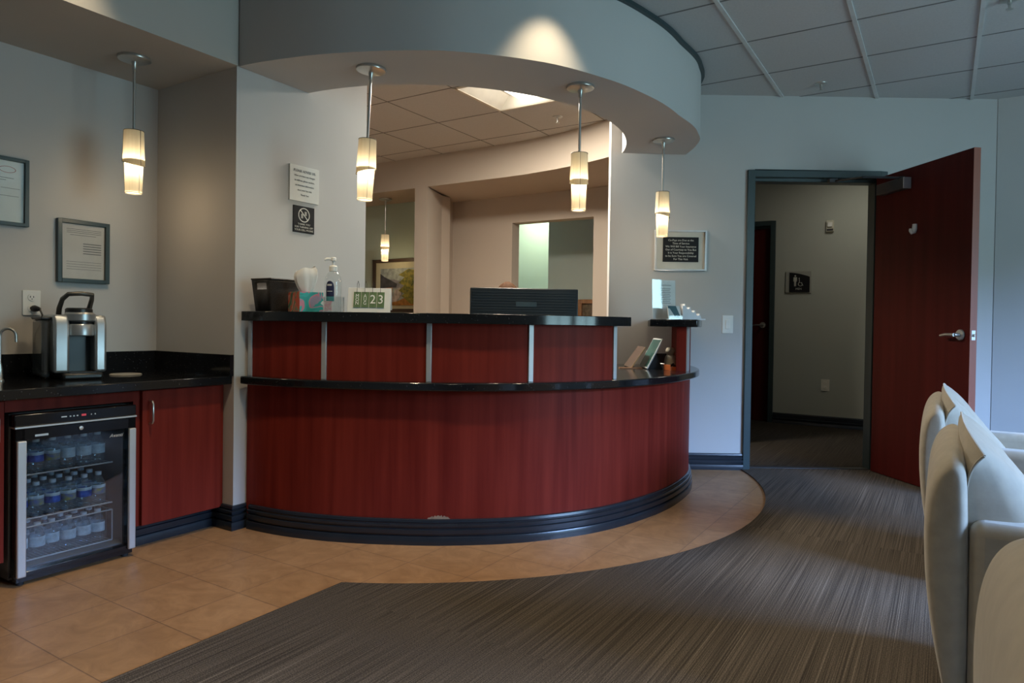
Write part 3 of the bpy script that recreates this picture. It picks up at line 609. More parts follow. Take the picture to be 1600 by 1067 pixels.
# ================================================================== PENDANT LAMPS
def make_pendant(loc, canopy_z, label, hem, tilt=0., first=None):
    r = thing('pendant_lamp', label, 'lamp', (loc[0], loc[1], canopy_z), hem, 'two tier pleated pendant lamps')
    ST_ = 1.905 - HS if canopy_z == HS else 1.985 - canopy_z      # shade top below the canopy
    make(MB().lathe([(.0, -.020), (.052, -.019), (.070, -.012), (.072, -.004), (.070, 0.0)], 32), 'canopy', M_CHROME, r)
    make(MB().lathe([(.0065, ST_), (.0065, -.06), (.010, -.058), (.010, -.034), (.012, -.030), (.012, -.018)], 14), 'rod', M_CHROME, r)
    # upper tier: tapered cylinder whose hem is cut on the slant; lower tier inside it
    n = 36; z0, z1 = ST_-.155, ST_; u = MB()
    def hemz(a): return z0 + .013*math.cos(a)
    vs = [(.0475*math.cos(2*PI*i/n), .0475*math.sin(2*PI*i/n), hemz(2*PI*i/n)) for i in range(n)] + [(.0425*math.cos(2*PI*i/n), .0425*math.sin(2*PI*i/n), z1) for i in range(n)]
    u.add(vs, [(i, (i+1) % n, n+(i+1) % n, n+i) for i in range(n)], True)
    so = make(u, 'upper_shade', M_SHADE, r)
    l0 = ST_-.292; lo = MB()
    vs = [(.036*math.cos(2*PI*i/n), .036*math.sin(2*PI*i/n), l0) for i in range(n)] + [(.040*math.cos(2*PI*i/n), .040*math.sin(2*PI*i/n), z0+.015) for i in range(n)]
    lo.add(vs, [(i, (i+1) % n, n+(i+1) % n, n+i) for i in range(n)], True)
    lo_ = make(lo, 'lower_shade', M_SHADE, r)
    make(MB().tube([(.0478*math.cos(2*PI*i/n), .0478*math.sin(2*PI*i/n), hemz(2*PI*i/n)) for i in range(n+1)], .0014, 6, False).tube([(.0428*math.cos(2*PI*i/n), .0428*math.sin(2*PI*i/n), z1) for i in range(n+1)], .0014, 6, False), 'binding', M_DARKGREY, so)
    sm = MB()
    for q in range(3):
        a = 2*PI*q/3 + 1.0; sm.tube([(.0480*math.cos(a), .0480*math.sin(a), hemz(a)), (.0430*math.cos(a), .0430*math.sin(a), z1)], .0011, 5)
    make(sm, 'seam', M_DARKGREY, so)
    make(MB().tube([(.0364*math.cos(2*PI*i/n), .0364*math.sin(2*PI*i/n), l0) for i in range(n+1)], .0013, 6, False), 'binding', M_DARKGREY, lo_)
    sm = MB()
    for q in range(3):
        a = 2*PI*q/3 + 1.0; sm.tube([(.0366*math.cos(a), .0366*math.sin(a), l0), (.0398*math.cos(a), .0398*math.sin(a), z0-.006)], .0010, 5)
    make(sm, 'seam', M_DARKGREY, lo_)
    make(MB().lathe([(.0, z1-.001), (.0425, z1)], 24, cap=False), 'top_disc', M_DARKGREY, r)
    make(MB().lathe([(.0, l0+.006), (.0355, l0+.006)], 24, cap=False), 'diffuser', M_BULB, r)
    lt = add_light('pendant_bulb', 'POINT', (0, 0, ST_-.165), BULB_W, WARM, shadow_soft_size=.014); lt.parent = r
    lt2 = add_light('pendant_glow', 'POINT', (0, 0, l0-.035), PENDANT_W, (1, .73, .43), shadow_soft_size=.03); lt2.parent = r
    if tilt: r.rotation_euler = (0, tilt, 0)
    return r
make_pendant((-1.796, 3.230), HS, 'two tier pleated pendant lamp over the coffee niche counter', math.radians(160))
make_pendant((-.701, 3.324), HS, 'leaning two tier pendant lamp above the sanitizer and tissue box', math.radians(20), math.radians(2.2))
make_pendant((.334, 3.530), HS, 'two tier pendant lamp above the right part of the bar top', math.radians(95))
make_pendant((.978, 4.505), HS, 'two tier pendant lamp beside the silver framed notice', math.radians(170))
w5 = W(5.58, -5.19); make_pendant((w5.x, w5.y), 2.375, 'small far pendant lamp in front of the landscape painting', math.radians(90))
# ================================================================== CEILING FIXTURES
tr = thing('recessed_ceiling_light', 'square recessed ceiling light glowing above the reception office', 'ceiling light', W((TA0+TA1)/2, (TB0+TB1)/2, HC), RZ)
h = (TB1-TB0)/2
fm = MB().box(-h-.012, -h+.012, -h-.012, h+.012, -.006, .004).box(h-.012, h+.012, -h-.012, h+.012, -.006, .004).box(-h, h, -h-.012, -h+.012, -.006, .004).box(-h, h, h-.012, h+.012, -.006, .004)
make(fm, 'frame', mat('cream_enamel', (.72, .68, .58), .4), tr)
rf = MB(); q = h-.012
vs = [(-q, -q, 0), (q, -q, 0), (q, q, 0), (-q, q, 0), (-.20, -q, .10), (.20, -q, .10), (.20, q, .10), (-.20, q, .10)]
rf.add(vs, [(0, 1, 5, 4), (1, 2, 6, 5), (2, 3, 7, 6), (3, 0, 4, 7), (4, 5, 6, 7)]); make(rf, 'reflector', mat('white_enamel', (.80, .78, .72), .5), tr)
ls = MB(); n = 14
vs = [(x, .13*math.cos(PI*i/n)+.0, .085 - .055*math.sin(PI*i/n)) for x in (-q+.01, q-.01) for i in range(n+1)]
ls.add(vs, [(i, i+1, n+1+i+1, n+1+i) for i in range(n)], True); lo = make(ls, 'lens', M_LENS, tr); lo.rotation_euler = (0, 0, PI/2)
lt = add_light('troffer_light', 'AREA', (0, 0, -.008), 88, (1, .91, .77), shape='SQUARE', size=.5); lt.parent = tr
def sprinkler(x, y, label):
    r = thing('fire_sprinkler', label, 'sprinkler', (x, y, HC), 0)
    make(MB().lathe([(.020, -.012), (.038, -.006), (.041, 0)], 20), 'escutcheon', M_CHROME, r)
    make(MB().lathe([(.004, -.046), (.006, -.044), (.006, -.030), (.009, -.028), (.009, -.008)], 10), 'stem', M_CHROME, r)
    make(MB().lathe([(.004, -.052), (.016, -.051), (.016, -.049), (.004, -.046)], 14), 'deflector', M_CHROME, r)
sprinkler(2.064, 4.636, 'chrome ceiling sprinkler above the open doorway')
sprinkler(.337, 5.456, 'sprinkler on the office ceiling beside the recessed light')
sprinkler(2.46, 3.43, 'sprinkler at the top right edge of the main ceiling')
for (x, y), p in ((( CEN[0]+2.0*math.cos(math.radians(-68)), CEN[1]+2.0*math.sin(math.radians(-68))), 1.), ((W(1.28, -2.60).x, W(1.28, -2.60).y), .6)):
    o = add_light('ceiling_downlight', 'SPOT', (x, y, HC-.012), SPOT_W*p, WARM, shadow_soft_size=.03, spot_size=math.radians(60), spot_blend=.9)
    q_ = Vector((x, y, 0)) - Vector((CEN[0], CEN[1], 0)); aim(o, ((-q_.normalized()*.30) if p == 1. else W(0, -.30)) + Vector((0, 0, -.60)))
# ================================================================== WALL ITEMS (local: x right, z up, outward -y)
RB = RZ + PI/2                                    # faces +b
def slab(x0, x1, z0, z1, y0, y1): return MB().box(x0, x1, y0, y1, z0, z1)
def frame_thing(name, label, loc, rz, w, h, bd, depth, m_frame, m_mat, glass=True, mat_in=None):
    r = thing(name, label, 'picture frame', loc, rz)
    fm = MB().box(-w/2, -w/2+bd, -depth, 0, -h/2, h/2).box(w/2-bd, w/2, -depth, 0, -h/2, h/2).box(-w/2+bd, w/2-bd, -depth, 0, h/2-bd, h/2).box(-w/2+bd, w/2-bd, -depth, 0, -h/2, -h/2+bd)
    make(fm, 'frame', m_frame, r, .002)
    make(slab(-w/2+bd, w/2-bd, -h/2+bd, h/2-bd, -.006, -.001), 'mat_board', m_mat, r)
    if glass: make(slab(-w/2+bd, w/2-bd, -h/2+bd, h/2-bd, -.0105, -.0095), 'glass', M_GLASS, r)
    return r
def lines(r, rows, name='printed_lines', m=M_INK, y=-.0066):
    mb = MB()
    for x0, x1, z, t in rows: mb.box(x0, x1, y, y+.0006, z-t/2, z+t/2)
    return make(mb, name, m, r)
p = W(1.352, BK, 1.588)
f1 = frame_thing('certificate_frame', 'dark green framed certificate cut by the left edge of the photo', p, RB, .236, .306, .016, .02, M_GREEN, M_PAPER)
lines(f1, [(-.05, .06, .06, .002), (-.03, .03, .05, .002), (.01, .085, .015, .0015), (-.08, .0, .015, .0015), (-.07, .08, -.02, .0015)])
sl = MB(); n = 24
vs = [((.022+d)*math.cos(2*PI*i/n)*1.4 + .035, -.0068, (.013+d)*math.sin(2*PI*i/n) + .098) for d in (0, .002) for i in range(n)]
sl.add(vs, [(i, (i+1) % n, n+(i+1) % n, n+i) for i in range(n)]); make(sl, 'oval_emblem', mat('red_ink', (.45, .10, .10), .7), f1)
p = W(1.709, BK, 1.345)
f2 = frame_thing('certificate_frame', 'smaller dark green framed notice on the niche wall above the coffee maker', p, RB, .240, .303, .019, .022, M_GREEN, mat('pinkish_paper', (.66, .60, .57), .8))
lines(f2, [(-.075, .085, .108-.0085*i, .002) for i in range(3)] + [(-.06, .06, .080, .002)] + [(.0, .085, .04-.012*i, .004) for i in range(5)] + [(-.075, .085, -.05-.012*i, .0016) for i in range(4)])
# white and black signs on the wall at the left of the bar
p = W(2.496, SG, 1.752)
s1 = thing('wall_sign', 'white lettered notice sign on the wall above the tissue box', 'sign', p, RB)
box('board', mat('sign_white', (.66, .66, .62), .5), -.098, .098, -.012, 0, -.094, .094, s1, .001)
for i, (t_, sz) in enumerate((('PLEASE ADVISE US:', .0195), ('when you have any changes', .0135), ('in address, phone number,', .0135), ('or insurance information', .0135), ('since your last visit', .0135), ('Thank You', .0135))):
    text(t_, 'lettering', M_INK, s1, sz, (0, -.0123, .066-.025*i), sx=.92)
p = W(2.499, SG, 1.565)
s2 = thing('wall_sign', 'small black no phones sign directly under the white notice', 'sign', p, RB)
box('board', mat('sign_black', (.012, .012, .014), .5, spec=.2), -.071, .071, -.006, 0, -.071, .071, s2, .001)
M_SIGNTXT = mat('cream_print', (.62, .61, .55), .6)
n = 32; c_ = MB(); vs = [(r*math.cos(2*PI*i/n), -.0063, .024+r*math.sin(2*PI*i/n)) for r in (.0335, .0385) for i in range(n)]
c_.add(vs, [(i, (i+1) % n, n+(i+1) % n, n+i) for i in range(n)])
d_ = .0335*math.sqrt(.5); w_ = .0018; c_.add([(-d_-w_, -.0064, .024+d_-w_), (-d_+w_, -.0064, .024+d_+w_), (d_+w_, -.0064, .024-d_+w_), (d_-w_, -.0064, .024-d_-w_)], [(0, 1, 2, 3)])
make(c_, 'ban_circle', M_SIGNTXT, s2)
ph = MB().box(-.020, -.006, -.0062, -.0060, .006, .030).box(.004, .018, -.0062, -.0060, .022, .044).box(-.017, -.009, -.0063, -.0062, .018, .027)
make(ph, 'phone_symbol', mat('dim_print', (.36, .35, .31), .6), s2)
for i, t_ in enumerate(('THANK YOU', 'FOR TURNING OFF', 'YOUR CELL PHONE')): text(t_, 'lettering', M_SIGNTXT, s2, .0145, (0, -.0063, -.026-.0155*i), sx=.98)
# silver framed payment notice
s3 = frame_thing('framed_notice', 'silver framed black payment notice on the wall above the brochure shelf', (1.196, DW, 1.566), 0, .372, .290, .013, .024, M_STEEL, M_CREAM, False)
make(slab(-.125, .129, -.081, .096, -.012, -.006), 'plaque', mat('sign_black', (.012, .012, .014), .5, spec=.2), s3)
for i, t_ in enumerate(('Co-Pays are Due at the', 'Time of Service', 'We Will Bill Your Insurance', 'Out of Courtesy to You But', 'It is Your Responsibility', 'to be Sure You are Covered', 'For This Visit')):
    text(t_, 'lettering', M_SIGNTXT, s3, .0195, (.002, -.0123, .073-.0225*i), sx=.98)
sw = thing('light_switch', 'white rocker light switch beside the dark green door frame', 'light switch', (1.545, DW, 1.043), 0)
make(slab(-.039, .039, -.064, .064, -.006, 0), 'cover_plate', M_WHITE, sw, .002); make(slab(-.016, .016, -.033, .033, -.010, -.006), 'rocker', M_WHITE, sw, .002)
# hall: restroom sign, strobe, outlet
hs = thing('restroom_sign', 'grey and black men restroom sign with accessible symbol in the hall', 'sign', W(7.72, -1.307, 1.513), RZ)
make(slab(-.128, .128, -.114, .114, -.012, 0), 'backplate', mat('sign_grey', (.34, .34, .30), .5), hs, .003)
cv = MB(); n = 10
top = [(-.088 + .206*i/n, .100 - .048*(i/n)**1.6) for i in range(n+1)]; poly = [(-.088, -.108)] + [(.112, -.108)] + [(x*1. if x < .112 else .112, z) for x, z in top[::-1]]
vs = [(x, y, z) for y in (-.016, -.012) for x, z in poly]; k = len(poly); cv.add(vs, [tuple(range(k)), tuple(range(2*k-1, k-1, -1))] + [(i, (i+1) % k, k+(i+1) % k, k+i) for i in range(k)])
make(cv, 'black_panel', mat('sign_black', (.012, .012, .014), .5, spec=.2), hs)
man = MB(); n = 14
man.add([(-.030+.0085*math.cos(2*PI*i/n), -.0165, .064+.0085*math.sin(2*PI*i/n)) for i in range(n)], [tuple(range(n))])
man.add([(x, -.0165, z) for x, z in ((-.047, .050), (-.013, .050), (-.012, .005), (-.018, .005), (-.020, .036), (-.021, -.045), (-.028, -.045), (-.029, .0), (-.031, .0), (-.032, -.045), (-.039, -.045), (-.040, .036), (-.042, .005), (-.048, .005))], [tuple(range(14))])
make(man, 'man_symbol', mat('sign_print', (.50, .50, .45), .6), hs)
wc = MB().tube([(.010, -.017, .028), (.012, -.017, -.006), (.034, -.017, -.008), (.042, -.017, -.036), (.050, -.017, -.036)], .0035, 6)
wc.tube([(.022+.021*math.cos(a), -.017, -.022+.021*math.sin(a)) for a in [math.radians(110+18*i) for i in range(14)]], .003, 6)
wc.add([(.009+.006*math.cos(2*PI*i/n), -.0165, .038+.006*math.sin(2*PI*i/n)) for i in range(n)], [tuple(range(n))]); make(wc, 'wheelchair_symbol', mat('sign_print', (.50, .50, .45), .6), hs)
text('MEN', 'lettering', mat('sign_print', (.50, .50, .45), .6), hs, .030, (.005, -.0163, -.074))
sb = thing('alarm_strobe', 'small cream fire alarm strobe high on the hall wall', 'alarm', W(7.72, -1.01, 2.083), RZ)
make(slab(-.036, .036, -.058, .058, -.03, 0), 'housing', mat('cream_plastic', (.55, .53, .43), .5), sb, .004); make(slab(-.022, .022, -.012, .035, -.045, -.03), 'strobe_lens', M_WHITE, sb, .004); make(slab(-.03, .03, -.05, -.03, -.032, -.03), 'sounder_grille', M_DARKGREY, sb)
ho = thing('wall_outlet', 'dim outlet low on the hall wall seen through the doorway', 'outlet', W(7.72, -1.028, .437), RZ)
make(slab(-.040, .040, -.060, .060, -.006, 0), 'cover_plate', mat('ivory_plate', (.75, .73, .64), .5), ho, .002)
for dz in (.024, -.024): make(slab(-.016, .016, dz-.014, dz+.014, -.009, -.006), 'socket', mat('ivory_plate', (.75, .73, .64), .5), ho, .003)
# landscape painting on the sage wall
pa = thing('landscape_painting', 'framed landscape painting with trees and a path on the sage wall', 'painting', W(5.86, -5.20, 1.443), RZ)
PW, PH = .82, .60
fm = MB(); bd = .035
fm.box(-PW/2, -PW/2+bd, -.03, 0, -PH/2, PH/2).box(PW/2-bd, PW/2, -.03, 0, -PH/2, PH/2).box(-PW/2, PW/2, -.03, 0, PH/2-bd, PH/2).box(-PW/2, PW/2, -.03, 0, -PH/2, -PH/2+bd)
make(fm, 'frame', mat('dark_walnut', (.045, .026, .014), .4), pa, .004)
make(slab(-PW/2+bd, PW/2-bd, -PH/2+bd, PH/2-bd, -.008, 0), 'mat_board', mat('pale_olive_mat', (.50, .50, .36), .8), pa)
def patch(name, col, pts, y, m=None):
    mb = MB(); k = len(pts); vs = [(x, yy, z) for yy in (y-.0008, -.008) for x, z in pts]; mb.add(vs, [tuple(range(k))] + [(i, (i+1) % k, k+(i+1) % k, k+i) for i in range(k)])
    return make(mb, name, m or mat(name+'_paint', col, .7, noise=.35, nscale=22), pa)
ix0, ix1, iz0, iz1 = -.305, .305, -.225, .195
patch('sky', (.30, .36, .36), [(ix0, iz0), (ix1, iz0), (ix1, iz1), (ix0, iz1)], -.009)
patch('far_hills', (.20, .21, .25), [(ix0, -.03), (.18, -.03), (.18, .05), (.05, .04), (-.1, .07), (ix0, .06)], -.010)
patch('dark_roof', (.05, .055, .07), [(ix0, -.03), (-.06, -.02), (-.05, .02), (-.14, .06), (-.24, .10), (ix0, .14)], -.011)
patch('house_wall', (.42, .22, .11), [(ix0, -.16), (-.13, -.14), (-.12, -.02), (ix0, -.03)], -.012)
patch('river_path', (.42, .38, .36), [(-.27, -.17), (-.06, -.19), (.02, -.10), (.0, -.02), (-.08, -.05), (-.10, -.12)], -.013)
patch('ochre_ground', (.36, .17, .035), [(ix0, iz0), (ix1, iz0), (ix1, -.15), (.10, -.13), (-.05, -.18), (-.2, -.2), (ix0, -.17)], -.014)
tp_ = [(.06 + .0, -.14)] + [(.02+.05*math.sin(i*2.1), -.12+.03*i) for i in range(9)] + [(.12, .185), (.22, .17), (ix1, .16), (ix1, -.2), (.16, -.21)]
patch('trees', (.22, .22, .03), tp_, -.015, mat('tree_paint', (.34, .30, .04), .7, nscale=28, dark=(.05, .075, .02)))
# small wooden picture in the inner room
wp = frame_thing('wooden_picture', 'small orange wood framed picture low in the far inner room', W(7.0, -3.40, 1.20), RZ, .25, .23, .045, .03, M_WOOD, mat('brown_print', (.10, .07, .04), .7, noise=.5, nscale=30), False)
# ================================================================== ON THE BAR TOP
BZ = BAR1
bk = thing('wire_basket', 'dark brown tapered mesh basket at the left end of the bar top', 'basket', W(2.245, -2.765, BZ), RZ)
bm_ = MB(); hx, hy, hh, tp2 = .072, .125, .155, .86
o8 = [(-hx*tp2, -hy*tp2, 0), (hx*tp2, -hy*tp2, 0), (hx*tp2, hy*tp2, 0), (-hx*tp2, hy*tp2, 0), (-hx, -hy, hh), (hx, -hy, hh), (hx, hy, hh), (-hx, hy, hh)]
def wall_holed(mb, p, hole):
    """quad p0..p3 (bottom left, bottom right, top right, top left) with an oblong hand hole"""
    P = [Vector(q) for q in p]
    def at_(s, t): return (P[0]*(1-s)+P[1]*s)*(1-t) + (P[3]*(1-s)+P[2]*s)*t
    s0, s1, t0, t1 = hole
    ss_, ts_ = [0, s0, s1, 1], [0, t0, t1, 1]
    vs = [at_(s, t) for t in ts_ for s in ss_]
    mb.add(vs, [(j*4+i, j*4+i+1, (j+1)*4+i+1, (j+1)*4+i) for j in range(3) for i in range(3) if not (i == 1 and j == 1)])
M_BASKET = mat('brown_mesh', (.028, .022, .018), .55, noise=.4, nscale=160)
wall_holed(bm_, [o8[0], o8[1], o8[5], o8[4]], (.25, .75, .68, .88)); bm_.add([o8[2], o8[3], o8[7], o8[6]], [(0, 1, 2, 3)])
wall_holed(bm_, [o8[1], o8[2], o8[6], o8[5]], (.86, .97, .66, .90)); bm_.add(o8, [(0, 3, 7, 4), (0, 1, 2, 3)])
bo_ = make(bm_, 'basket_body', M_BASKET, bk); so_ = bo_.modifiers.new('solid', 'SOLIDIFY'); so_.thickness = .003
make(MB().tube([o8[4], o8[5], o8[6], o8[7], o8[4]], .004, 6), 'rim', M_BASKET, bk)
tb = thing('tissue_box', 'square floral tissue box with a white tissue pulled up', 'tissue box', (-.985, 3.255, BZ), math.radians(43))
def flower_mat(name, base, cols, sc, seed):
    m = bpy.data.materials.new(name); m.use_nodes = True; n = m.node_tree; b = n.nodes['Principled BSDF']; L = n.links.new
    t = n.nodes.new('ShaderNodeTexCoord'); mp = n.nodes.new('ShaderNodeMapping'); mp.inputs['Location'].default_value = (seed, seed, seed)
    nz = n.nodes.new('ShaderNodeTexNoise'); nz.inputs['Scale'].default_value = sc; nz.inputs['Detail'].default_value = 1; nz.inputs['Distortion'].default_value = 1.4
    r = n.nodes.new('ShaderNodeValToRGB'); r.color_ramp.interpolation = 'CONSTANT'; r.color_ramp.elements[0].color = (*base, 1)
    pos = .40
    for c in cols:
        e = r.color_ramp.elements.new(pos); e.color = (*c, 1); pos += .062
    r.color_ramp.elements[-1].color = (*base, 1) if False else r.color_ramp.elements[-1].color
    L(t.outputs['Object'], mp.inputs[0]); L(mp.outputs[0], nz.inputs['Vector']); L(nz.outputs['Fac'], r.inputs[0]); L(r.outputs[0], b.inputs['Base Color']); b.inputs['Roughness'].default_value = .5
    return m
M_FL1 = flower_mat('coral_leaf_print', (.05, .12, .07), [(.20, .24, .16), (.55, .10, .05), (.62, .26, .20), (.12, .20, .12), (.55, .10, .05)], 11, 1.3)
M_FL2 = flower_mat('teal_floral_print', (.015, .30, .27), [(.02, .36, .32), (.55, .20, .26), (.30, .25, .34), (.02, .30, .27), (.55, .62, .60)], 12, 4.1)
s = .060
make(MB().box(-s+.0004, s-.0004, -s+.0004, s-.0004, 0, .093), 'carton', M_FL2, tb)
make(MB().box(-s, -s+.0004, -s, s, 0, .0935), 'coral_side', M_FL1, tb); make(MB().box(-s, s, s-.0004, s, 0, .0935), 'coral_back', M_FL1, tb)
ts = MB(); n, k = 28, 9
vs = []
for j in range(k):
    f = j/(k-1); z = .090 + .112*f
    for i in range(n):
        a = 2*PI*i/n; r = (.020 + .040*f**.6)*(1 + .10*math.sin(3*a+.8*f) + .06*math.sin(8*a+1.3*f)) * (1 - .30*f**6)
        vs.append((r*math.cos(a)*1.05 - .006*f, r*math.sin(a)*.55, z + (.012*math.cos(a) + .006*math.sin(3*a))*f))
ts.add(vs, [(j*n+i, j*n+(i+1) % n, (j+1)*n+(i+1) % n, (j+1)*n+i) for j in range(k-1) for i in range(n)], True); 
make(ts, 'tissue', M_TISSUE, tb, rotz=math.radians(-40))
sn = thing('sanitizer_bottle', 'clear pump bottle of hand sanitizer with navy label', 'bottle', (-.845, 3.215, BZ), 0)
make(MB().lathe([(.0, .0), (.036, .0), (.039, .006), (.039, .145), (.036, .165), (.024, .185), (.017, .190), (.017, .196)], 28), 'bottle_body', M_GEL, sn)
make(MB().lathe([(.019, .192), (.019, .214), (.013, .219)], 20), 'collar', M_WHITE, sn)
make(MB().lathe([(.006, .217), (.006, .240), (.013, .242), (.013, .254), (.010, .257)], 16).tube([(0, 0, .248), (-.028, -.012, .249), (-.036, -.016, .243)], [.007, .006, .005], 8), 'pump_head', M_WHITE, sn)
def wrap(r, a0, a1, z0, z1, topround=0, n=14):
    mb = MB(); vs = []
    for i in range(n+1):
        a = math.radians(a0+(a1-a0)*i/n); s_ = 2*i/n-1; zt = z1 + topround*(math.sqrt(max(0, 1-s_*s_))-1)
        vs += [(r*math.cos(a), r*math.sin(a), z0), (r*math.cos(a), r*math.sin(a), zt)]
    mb.add(vs, [(2*i, 2*i+2, 2*i+3, 2*i+1) for i in range(n)], True); return mb
make(wrap(.0393, -128, -68, .072, .145, .03), 'navy_label', mat('navy_print', (.020, .026, .075), .5, noise=.5, nscale=50), sn)
make(wrap(.0393, -128, -68, .050, .072), 'teal_label', mat('teal_print', (.05, .28, .30), .5), sn)
make(wrap(.0396, -118, -84, .122, .130), 'label_writing', mat('label_cream', (.6, .6, .58), .6), sn)
make(wrap(.0396, -118, -80, .095, .098), 'label_writing', mat('label_cream', (.6, .6, .58), .6), sn)
ac = thing('acrylic_holder', 'small low clear acrylic holder in front of the sanitizer bottle', 'holder', (-.825, 3.155, BZ), math.radians(4))
make(MB().box(-.046, .046, -.012, -.009, 0, .068).box(-.046, .046, .009, .012, 0, .072).box(-.046, .046, -.012, .012, 0, .003).box(-.046, -.043, -.012, .012, 0, .068).box(.043, .046, -.012, .012, 0, .068), 'clear_box', M_ACRYLIC, ac)
make(MB().box(-.042, -.008, -.006, -.0045, .004, .050), 'pink_card', flower_mat('pink_blossom_print', (.55, .52, .50), [(.60, .30, .38), (.55, .52, .50), (.6, .2, .3), (.55, .52, .50), (.55, .52, .50)], 40, 2.2), ac)
ca = thing('flip_calendar', 'white desk calendar with four green hanging date tiles', 'calendar', (-.672, 3.195, BZ), math.radians(2))
def rotx(o, a): o.rotation_euler = (a, 0, 0); return o
brd = rotx(box('board', mat('calendar_white', (.74, .74, .72), .6), -.100, .100, -.004, .004, 0, .115, ca, .001), math.radians(-14))
rotx(box('back_stand', mat('calendar_white', (.74, .74, .72), .6), -.100, .100, .058, .062, 0, .105, ca), math.radians(14)).location = (0, .0, 0)
M_TILEG = mat('green_tile', (.10, .17, .07), .6, noise=.35, nscale=30)
for i, g in enumerate(('M\nO\nN', 'A\nU\nG', '2', '3')):
    x = -.0555 + .0365*i
    t = make(MB().box(-.0165, .0165, -.008, -.0045, .023, .098), 'date_tile', M_TILEG, brd); t.location = (x, 0, 0)
    if i < 2: text(g, 'lettering', M_PAPER, t, .024, (0, -.0083, .0605), space=.72, sx=.9)
    else: text(g, 'numeral', M_PAPER, t, .060, (0, -.0083, .0605), sx=.95)
    make(MB().tube([(-.0025, -.009, .092), (-.0032, -.010, .138), (0, -.006, .152), (.0032, .002, .138), (.0028, .005, .112)], .0010, 5), 'hook', M_BLACK, t)
# ================================================================== BEHIND THE BAR
mo = thing('computer_monitor', 'wide dark computer monitor seen from behind above the bar', 'monitor', (.067, 3.945, LEDGE1), math.radians(5))
make(MB().box(-.312, .312, -.022, .022, .10, .478), 'housing', mat('monitor_navy', (.020, .027, .034), .38), mo, .006)
sl = MB()
for i in range(22): sl.box(-.296, .296, -.0245, -.022, .125+.0155*i, .134+.0155*i)
make(sl, 'rear_ribs', mat('monitor_rib', (.024, .032, .040), .42), mo)
make(MB().box(-.05, .07, -.026, -.0245, .372, .400), 'badge_plate', mat('badge_grey', (.055, .085, .105), .35), mo, .001)
make(MB().box(-.298, .298, .022, .0232, .115, .465), 'screen', M_GLOSSBLACK, mo)
make(MB().box(-.035, .035, -.045, -.015, .008, .30), 'stand_neck', M_BLACK, mo, .004); make(MB().box(-.13, .13, -.11, .08, 0, .010), 'stand_foot', M_BLACK, mo, .003)
# person seated at the desk
def skin_mesh(name, nodes, edges, m, parent=None, sub=2):
    me = bpy.data.meshes.new(name); me.from_pydata([n_[0] for n_ in nodes], edges, []); o = bpy.data.objects.new(name, me); COL.objects.link(o)
    sk = o.modifiers.new('skin', 'SKIN'); sk.use_smooth_shade = True
    for i, n_ in enumerate(nodes):
        r = n_[1]; me.skin_vertices[0].data[i].radius = r if isinstance(r, tuple) else (r, r)
    me.skin_vertices[0].data[0].use_root = True
    o.modifiers.new('sub', 'SUBSURF').levels = sub; o.modifiers['sub'].render_levels = sub
    bpy.context.view_layer.update(); dg = bpy.context.evaluated_depsgraph_get(); nm = bpy.data.meshes.new_from_object(o.evaluated_get(dg)); nm.name = name
    bpy.data.objects.remove(o); nm.materials.clear(); nm.materials.append(m)
    for p_ in nm.polygons: p_.use_smooth = True
    o = bpy.data.objects.new(name, nm); COL.objects.link(o); o.parent = parent; return o
PX, PY = -.035, 4.56
# nodes: (position, radius); figure faces -y
N = [((0, 0, .50), (.15, .11)), ((0, .02, .66), (.125, .095)), ((0, .01, .82), (.145, .10)), ((0, 0, .94), (.13, .085)), ((0, -.005, 1.02), .052), ((0, -.015, 1.08), .052),
     ((-.15, 0, .93), .055), ((-.205, -.04, .78), .045), ((-.20, -.17, .70), .040), ((-.14, -.36, .786), .028), ((-.13, -.41, .784), (.036, .018)),
     ((.15, 0, .93), .055), ((.205, -.04, .78), .045), ((.20, -.17, .70), .040), ((.14, -.36, .786), .028), ((.13, -.41, .784), (.036, .018)),
     ((-.09, -.02, .49), .090), ((-.11, -.22, .50), .078), ((-.11, -.42, .49), .062), ((-.11, -.43, .26), .050), ((-.11, -.42, .09), .036), ((-.11, -.50, .045), .034), ((-.11, -.56, .035), .030),
     ((.09, -.02, .49), .090), ((.11, -.22, .50), .078), ((.11, -.42, .49), .062), ((.11, -.43, .26), .050), ((.11, -.42, .09), .036), ((.11, -.50, .045), .034), ((.11, -.56, .035), .030)]
for sgn, hand in ((-1, 10), (1, 15)):
    hx_, hy_, hz_ = N[hand][0]
    for k, (dx, L_) in enumerate(((-.030, .060), (-.011, .075), (.010, .080), (.029, .070))):
        b0 = len(N); N.append(((hx_+dx*.9, hy_-.030, hz_+.004), .0095)); N.append(((hx_+dx*1.05, hy_-.030-L_*.55, hz_+.006), .0085)); N.append(((hx_+dx*1.1, hy_-.030-L_, hz_-.006), .0075))
    N.append(((hx_-sgn*.036, hy_+.005, hz_), .011)); N.append(((hx_-sgn*.056, hy_-.035, hz_-.004), .009))
Ed = [(0, 1), (1, 2), (2, 3), (3, 4), (4, 5), (3, 6), (6, 7), (7, 8), (8, 9), (9, 10), (3, 11), (11, 12), (12, 13), (13, 14), (14, 15), (0, 16), (16, 17), (17, 18), (18, 19), (19, 20), (20, 21), (21, 22), (0, 23), (23, 24), (24, 25), (25, 26), (26, 27), (27, 28), (28, 29)]
b0 = 30
for hand in (10, 15):
    for k in range(4): Ed += [(hand, b0), (b0, b0+1), (b0+1, b0+2)]; b0 += 3
    Ed += [(hand, b0), (b0, b0+1)]; b0 += 2
M_SKIN = mat('skin', (.50, .29, .20), .55)
M_HAIR = mat('brown_hair', (.13, .060, .028), .8, nscale=8, stretch=(30, 30, 2), dark=(.045, .020, .010), spec=.1)
pe = skin_mesh('person', N, Ed, M_SKIN)
